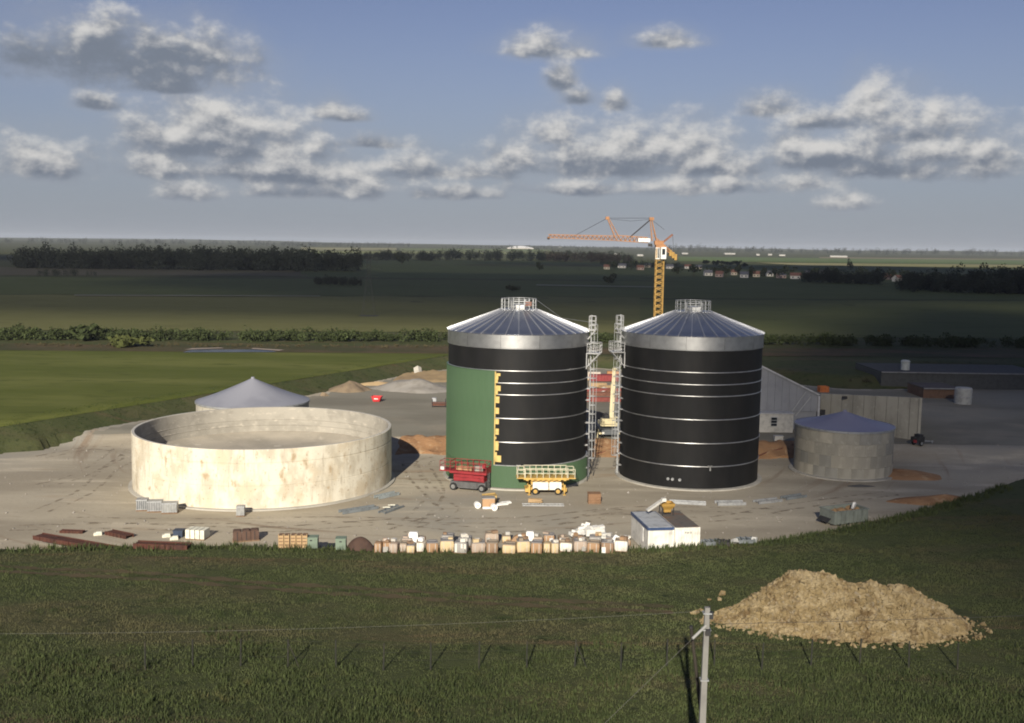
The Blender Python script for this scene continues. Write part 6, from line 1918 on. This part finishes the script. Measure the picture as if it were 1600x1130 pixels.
# ------------------------------------------------------------------ wheel tracks and scattered rubble on the yard
TRK = mat('wheel_track', (0.25, 0.205, 0.15), [((0.33, 0.28, 0.21), 1.2, 0.45, 0.6, O3, 6)], 0.95, coords='world', spec=0.1)
def broken_alpha(m, lo, hi):
    nt = m.node_tree
    n = N(nt, 'ShaderNodeTexNoise'); n.inputs['Scale'].default_value = 0.8; n.inputs['Detail'].default_value = 7
    nt.links.new(N(nt, 'ShaderNodeNewGeometry').outputs['Position'], n.inputs['Vector'])
    mr = N(nt, 'ShaderNodeMapRange', interpolation_type='SMOOTHSTEP'); nt.links.new(n.outputs['Fac'], mr.inputs['Value'])
    mr.inputs['From Min'].default_value = lo; mr.inputs['From Max'].default_value = hi; mr.inputs['To Max'].default_value = 0.6
    nt.links.new(mr.outputs[0], nt.nodes['Principled BSDF'].inputs['Alpha'])
broken_alpha(TRK, 0.44, 0.66)
def track(pts, gauge=1.9, w=0.42):
    P = [at(x, y) for x, y in pts]
    C = []
    for i in range(len(P) - 1):           # Catmull-Rom through the way points
        p0, p1, p2, p3 = P[max(i - 1, 0)], P[i], P[i + 1], P[min(i + 2, len(P) - 1)]
        for k in range(14):
            t = k / 14
            C.append(0.5 * ((2 * p1) + (p2 - p0) * t + (2 * p0 - 5 * p1 + 4 * p2 - p3) * t * t + (3 * p1 - p0 - 3 * p2 + p3) * t ** 3))
    for s_ in (-1, 1):
        b = MB()
        for i, c in enumerate(C):
            d = (C[min(i + 1, len(C) - 1)] - C[max(i - 1, 0)]).normalized()
            n = Vector((-d.y, d.x, 0))
            for o in (-w / 2, w / 2):
                q = c + n * (s_ * gauge / 2 + o)
                b.v.append((q.x, q.y, yz(q.x, q.y) + 0.02))
        b.f = [(2 * i, 2 * i + 1, 2 * i + 3, 2 * i + 2) for i in range(len(C) - 1)]
        tag(b.build('wheel_track', TRK), kind='structure')
for pts in ([(60, 800), (130, 770), (170, 735), (205, 712), (150, 700), (60, 715)], [(20, 825), (190, 822), (400, 828), (620, 815), (820, 812), (1010, 795), (1230, 800)], [(620, 830), (700, 800), (690, 785), (650, 745), (640, 720)],
            [(60, 760), (120, 745), (165, 720), (190, 700)], [(880, 825), (960, 800), (1100, 812), (1250, 790), (1400, 770)], [(640, 820), (680, 770), (660, 725), (690, 715)], [(100, 812), (330, 815), (560, 812), (760, 828), (960, 815)]):
    track(pts)
rng_ = np.random.default_rng(88)
qv, qf = [], []
x = rng_.uniform(-62, 75, 9000); y = rng_.uniform(92, 150, 9000)
sd_ = sd_poly(x, y)
pr = np.where(sd_ > -2.2, 0.9, 0.18) * np.where((np.hypot(x + 29.5, y - 124.9) < 16) | (np.hypot(x - .75, y - 129.9) < 9.6) | (np.hypot(x - 22.35, y - 131) < 9.6), 0, 1)
k_ = (sd_ < 0.4) & (rng_.random(9000) < pr)
for (a_, b_) in zip(x[k_], y[k_]):
    o = len(qv) * 9
    qv.append(rock_mesh(rng_, 0.03 + 0.10 * rng_.random() ** 3) + (a_, b_, yz(a_, b_) + 0.02))
    qf += [tuple(q + o for q in f) for f in RF]
b = MB(); b.v = np.concatenate(qv).tolist(); b.f = qf
tag(b.build('scattered_rubble', grey_grit), 'small clods and stones scattered over the gravel yard', 'rubble', kind='stuff')

# ------------------------------------------------------------------ poles, wires, fence
POLEM = mat('pole_concrete', (0.21, 0.205, 0.19), [((0.165, 0.16, 0.15), 1.5, 0.45, 0.66, (1, 1, 0.3), 5)], 0.85)
PY = 41.0
pt = pp(1105, 949, PY); pb = pp(1099, 1085, PY)
dxz = (pb.x - pt.x) / (pt.z - pb.z)
gzp = lz(pb.x, PY)
hpole = pt.z - gzp
pb_x = pt.x + dxz * hpole
pole = thing('concrete_pole', 'pale grey concrete utility pole at the lower right beside the stone heap', 'utility pole', (pb_x, PY, gzp))
tx = pt.x - pb_x
b = MB()
w0, w1 = 0.155, 0.095
b.add([(-w0, -w0, -0.5), (w0, -w0, -0.5), (w0, w0, -0.5), (-w0, w0, -0.5), (tx - w1, -w1, hpole), (tx + w1, -w1, hpole), (tx + w1, w1, hpole), (tx - w1, w1, hpole)], [(0, 3, 2, 1), (4, 5, 6, 7), (0, 1, 5, 4), (1, 2, 6, 5), (2, 3, 7, 6), (3, 0, 4, 7)])
b.build('shaft', POLEM, pole)
for z in (hpole - 0.22, hpole - 0.9, hpole - 3.0):
    MB().box((tx * z / hpole, 0, z), (0.34, 0.34, 0.05)).build('clamp_band', GALV_DULL, pole)
MB().box((tx + 0.16, -0.02, hpole - 0.32), (0.16, 0.2, 0.28)).tube((tx + 0.1, 0, hpole - 0.1), (tx + 0.1, 0, hpole + 0.05), 0.03, 6).build('clamp_box', DARK, pole)
q = pp(1106, 986, PY)
MB().box((tx * 0.9 + 0.04, -0.17, q.z - gzp), (0.2, 0.14, 0.24)).build('stay_fitting', DARK, pole)
aT, aB = pp(1103, 978, PY - 0.2) - pole.location, pp(1082, 998, PY - 0.6) - pole.location
MB().tube(aT, aB, 0.055, 8).build('stay_insulator', paint('insulator', (0.32, 0.315, 0.30), 0.5), pole)
aE = pp(996, 1081, PY - 3.0) - pole.location
gE = aB + (aE - aB) * 1.55
MB().tube(aB, gE, 0.006, 5).build('stay_wire', mat('cable_grey', (0.16, 0.155, 0.14), (), 0.8), pole)
# leaning dark timber pole
WY = 44.0
wt, wb_ = pp(1079.5, 978, WY), pp(1093, 1085, WY)
gz2 = lz(wb_.x, WY)
k = (wt.z - gz2) / (wt.z - wb_.z)
foot = wt + (wb_ - wt) * k
wp = thing('timber_pole', 'dark leaning timber pole just left of the concrete utility pole', 'utility pole', (foot.x, foot.y, foot.z))
MB().tube((0, 0, -0.4), tuple(wt - foot), 0.10, 12, 0.07).build('shaft', mat('dark_timber', (0.028, 0.024, 0.019), [((0.05, 0.042, 0.03), 2, 0.45, 0.7, (1, 1, 0.2), 5)], 0.9), wp, smooth=40)
MB().tube(tuple((wt - foot) * 0.985), tuple((wt - foot)), 0.085, 12).build('cap', DARK, wp)
# overhead cable to the next pole on the left (outside the frame) and to the right
lx = -62.0
lp2 = thing('concrete_pole', 'pale concrete pole carrying the cable far to the left', 'utility pole', (lx, PY + 2, lz(lx, PY + 2)))
lh = pp(-1000, 968, PY).z - lp2.location.z
b = MB(); b.add([(-w0, -w0, -0.5), (w0, -w0, -0.5), (w0, w0, -0.5), (-w0, w0, -0.5), (-w1, -w1, lh + .3), (w1, -w1, lh + .3), (w1, w1, lh + .3), (-w1, w1, lh + .3)], [(0, 3, 2, 1), (4, 5, 6, 7), (0, 1, 5, 4), (1, 2, 6, 5), (2, 3, 7, 6), (3, 0, 4, 7)])
b.build('shaft', POLEM, lp2)
MB().box((0, 0, lh), (0.3, 0.3, 0.06)).build('clamp_band', GALV_DULL, lp2)
A = Vector((pt.x, PY, pt.z - 0.15)); B_ = Vector((lx, PY + 2, lp2.location.z + lh))
pts = [tuple(A.lerp(B_, i / 40) - Vector((0, 0, 1.25 * 4 * (i / 40) * (1 - i / 40)))) for i in range(41)]
tag(MB().path(pts, 0.004, 5).build('overhead_cable', mat('cable_grey', (0.16, 0.155, 0.14), (), 0.8)), 'thin pale overhead cable running left from the concrete pole', 'cable')
rx = 62.0
A = Vector((pt.x, PY, pt.z - 0.7)); B_ = Vector((rx, PY + 6, lz(rx, PY + 6) + 9.0))
pts = [tuple(A.lerp(B_, i / 40) - Vector((0, 0, 0.5 * 4 * (i / 40) * (1 - i / 40)))) for i in range(41)]
tag(MB().path(pts, 0.009, 5).build('overhead_cable', DARK), 'thin dark overhead cable crossing in front of the stone heap', 'cable')
rp = thing('concrete_pole', 'pale concrete pole carrying the dark cable far to the right', 'utility pole', (rx, PY + 6, lz(rx, PY + 6)))
MB().add([(-w0, -w0, -0.5), (w0, -w0, -0.5), (w0, w0, -0.5), (-w0, w0, -0.5), (-w1, -w1, 9.3), (w1, -w1, 9.3), (w1, w1, 9.3), (-w1, w1, 9.3)], [(0, 3, 2, 1), (4, 5, 6, 7), (0, 1, 5, 4), (1, 2, 6, 5), (2, 3, 7, 6), (3, 0, 4, 7)]).build('shaft', POLEM, rp)
MB().box((0, 0, 9.0), (0.3, 0.3, 0.06)).build('clamp_band', GALV_DULL, rp)
# wire fence along the foot of the slope
fence = thing('wire_fence', 'wire stock fence with thin dark posts across the foreground grass', 'fence', (0, 0, 0))
FM = mat('fence_post', (0.026, 0.027, 0.022), [((0.05, 0.045, 0.03), 2, 0.5, 0.7, O3, 4)], 0.85)
fp = []
for px in (227, 301, 376, 450, 525, 599, 673, 748, 823, 898, 970, 1042, 1116, 1190, 1267, 1343, 1420, 1496):
    g = hit(px, 1044 + 4 * math.sin(px))
    l = Vector((rnd.uniform(-0.05, 0.05), rnd.uniform(-0.04, 0.04), 1.65))
    fp.append((g, g + l))
    MB().tube(tuple(g - Vector((0, 0, 0.2))), tuple(g + l), 0.055, 6, 0.045).build('post', FM, fence)
for k in (3, 9):
    g, tp = fp[k]
    MB().tube(tuple(g + Vector((0.75, -0.2, -0.1))), tuple(g.lerp(tp, 0.9)), 0.03, 6).build('brace', FM, fence)
for f in (0.35, 0.65, 0.93):
    b = MB()
    for (g0, t0), (g1, t1) in zip(fp[:-1], fp[1:]):
        b.tube(tuple(g0.lerp(t0, f)), tuple(g1.lerp(t1, f)), 0.006, 4)
    b.build('wire', FM, fence)

# ------------------------------------------------------------------ grass on the slope and banks
def grass(name, label, n, xr, yr, hmin, hmax, m, seed, cond, wid=0.05):
    rng = np.random.default_rng(seed)
    x = rng.uniform(*xr, n); y = rng.uniform(*yr, n)
    s = sd_poly(x, y)
    k = cond(x, y, s)
    x, y = x[k], y[k]
    z = land_z(x, y) - 0.03
    nb = 3
    x = np.repeat(x, nb); y = np.repeat(y, nb); z = np.repeat(z, nb)
    m_ = len(x)
    clump = 0.55 + 0.45 * wob(x, y, 1.7, 5) + 0.25 * wob(x, y, 6.0, 2)
    x = x + rng.normal(0, 0.10, m_); y = y + rng.normal(0, 0.10, m_)
    h = hmin + (hmax - hmin) * np.clip(clump, 0, 1.2) * rng.uniform(0.6, 1.1, m_)
    a = rng.uniform(0, PI, m_); w = wid * rng.uniform(0.6, 1.3, m_)
    dx, dy = np.cos(a) * w, np.sin(a) * w
    lx_, ly_ = rng.normal(0, 0.22, m_) * h, rng.normal(0, 0.22, m_) * h
    v = np.stack([np.stack([x - dx, y - dy, z], -1), np.stack([x + dx, y + dy, z], -1), np.stack([x + lx_, y + ly_, z + h], -1)], 1).reshape(-1, 3)
    me = bpy.data.meshes.new(name)
    me.vertices.add(len(v)); me.vertices.foreach_set('co', v.ravel())
    me.loops.add(m_ * 3); me.loops.foreach_set('vertex_index', np.arange(m_ * 3, dtype=np.int32))
    me.polygons.add(m_); me.polygons.foreach_set('loop_start', np.arange(0, m_ * 3, 3, dtype=np.int32))
    me.update(); me.validate()
    me.materials.append(m)
    tag(link(name, me), label, 'grass', kind='stuff')
GR = mat('grass_blade', (0.076, 0.090, 0.036), [((0.098, 0.092, 0.046), 0.09, 0.46, 0.64, (0.5, 1.6, 1), 7), ((0.125, 0.080, 0.050), 0.11, 0.57, 0.70, (0.16, 2.2, 1), 8), ((0.030, 0.044, 0.015), 0.5, 0.5, 0.7, O3, 5)], 0.8, coords='world', spec=0.12)
GR2 = mat('grass_blade_lush', (0.058, 0.074, 0.027), [((0.042, 0.056, 0.021), 0.4, 0.42, 0.62, O3, 5), ((0.085, 0.078, 0.032), 0.3, 0.58, 0.75, O3, 6)], 0.8, coords='world', spec=0.12)
PILE = [(p_.x, p_.y) for p_ in (hit(1268, 962), hit(1335, 968), hit(1400, 972), hit(1455, 970))]
def off_pile(x, y):
    k = np.ones(x.shape, bool)
    for (cx, cy) in PILE:
        k &= ((x - cx) / 4.2) ** 2 + ((y - cy - 1.2) / 3.9) ** 2 > 0.8
    return k
grass('meadow_grass', 'rough brown green meadow grass over the foreground slope', 170000, (-52, 52), (40, 118), 0.05, 0.24, GR, 61, lambda x, y, s: (s > 0.9) & (np.abs(x) < y * 0.62 + 3) & off_pile(x, y) & ((track_dist(x, y) > 0.42) | (np.sin(x * 37.1 + y * 91.7) > 0.1)), 0.028)
grass('verge_grass', 'taller green grass along the crest by the yard', 26000, (-58, 58), (82, 124), 0.25, 0.75, GR2, 62, lambda x, y, s: (s > 0.7) & (s < 3.6) & (y < 124), 0.06)
grass('tall_weeds', 'tall dark weeds in the near foreground below the fence', 26000, (-38, 38), (38, 70), 0.12, 0.50, GR2, 63, lambda x, y, s: (np.abs(x) < y * 0.62 + 3) & off_pile(x, y) & (y + 7 * wob(x, y, 4.3, 7) + 4 * wob(x, y, 1.3, 2) < 60), 0.035)
grass('bank_grass', 'dark green grass on the bank between wheat and yard', 60000, (-120, 0), (118, 246), 0.06, 0.24, mat('grass_blade_bank', (0.034, 0.052, 0.018), [((0.060, 0.058, 0.026), 0.2, 0.5, 0.7, O3, 6)], 0.85, coords='world', spec=0.1), 64, lambda x, y, s: (s > 0.9) & (s < 9) & (y > 124), 0.06)

# ------------------------------------------------------------------ drifting clouds overhead (their shade lies on the plain)
def lump(b, c, rx, ry, rz_, seed, nu=36, nv=14):
    r = random.Random(seed)
    ph = [r.uniform(0, 6.28) for _ in range(8)]
    o = len(b.v)
    for i in range(nv + 1):
        t = PI * i / nv
        for k in range(nu):
            a = 2 * PI * k / nu
            w = 1 + 0.06 * math.sin(3 * a + ph[0]) + 0.05 * math.sin(5 * a + ph[1] + 2 * t) + 0.03 * math.sin(9 * a + ph[2]) + 0.05 * math.sin(4 * t + ph[3])
            z = math.cos(t)
            z = z if z > 0 else z * 0.35
            b.v.append((c[0] + rx * math.sin(t) * math.cos(a) * w, c[1] + ry * math.sin(t) * math.sin(a) * w, c[2] + rz_ * z * w))
    for i in range(nv):
        for k in range(nu):
            k2 = (k + 1) % nu
            b.f.append((o + i * nu + k, o + (i + 1) * nu + k, o + (i + 1) * nu + k2, o + i * nu + k2))
CLOUDM = mat('cloud_white', (0.85, 0.85, 0.86), (), 1.0, spec=0.0, alpha=0.48)
ALT = 1500.0
CLOUDM2 = mat('cloud_white_dense', (0.85, 0.85, 0.86), (), 1.0, spec=0.0, alpha=0.64)
def cloud(label, cx, cy, rx, ry, seed, m=None):
    o = TO_SUN * (ALT / TO_SUN.z)
    b = MB()
    lump(b, (0, 0, 0), rx, ry, 60, seed)
    for k in range(10):
        r = random.Random(seed * 31 + k)
        a = r.uniform(0, 6.28)
        lump(b, (math.cos(a) * rx * 0.55, math.sin(a) * ry * 0.55, 20), rx * r.uniform(0.14, 0.26), min(ry, rx) * r.uniform(0.16, 0.3), 70, seed + 50 + k, 18, 8)
    me = b.build('cloud', m or CLOUDM, smooth=60, loc=(cx + o.x, cy + o.y, ALT))
    tag(me, label, 'cloud')
cloud('broad flat cumulus high behind the viewer shading the middle plain', 0, 1110, 1700, 800, 3)
cloud('smaller cumulus high behind the viewer shading the right of the yard', 260, 190, 230, 210, 5, CLOUDM2)

# ------------------------------------------------------------------ air
hz = MB().box((0, 2000, 60), (36000, 36000, 130)).build('haze', bpy.data.materials.new('haze_air'))
m = MATS['haze_air'] = hz.data.materials[0]
m.use_nodes = True
nt = m.node_tree
nt.nodes.clear()
o_ = N(nt, 'ShaderNodeOutputMaterial'); v_ = N(nt, 'ShaderNodeVolumePrincipled')
v_.inputs['Color'].default_value = (0.80, 0.86, 0.95, 1)
v_.inputs['Density'].default_value = 0.00006
v_.inputs['Anisotropy'].default_value = 0.0
nt.links.new(v_.outputs[0], o_.inputs['Volume'])
tag(hz, kind='stuff')
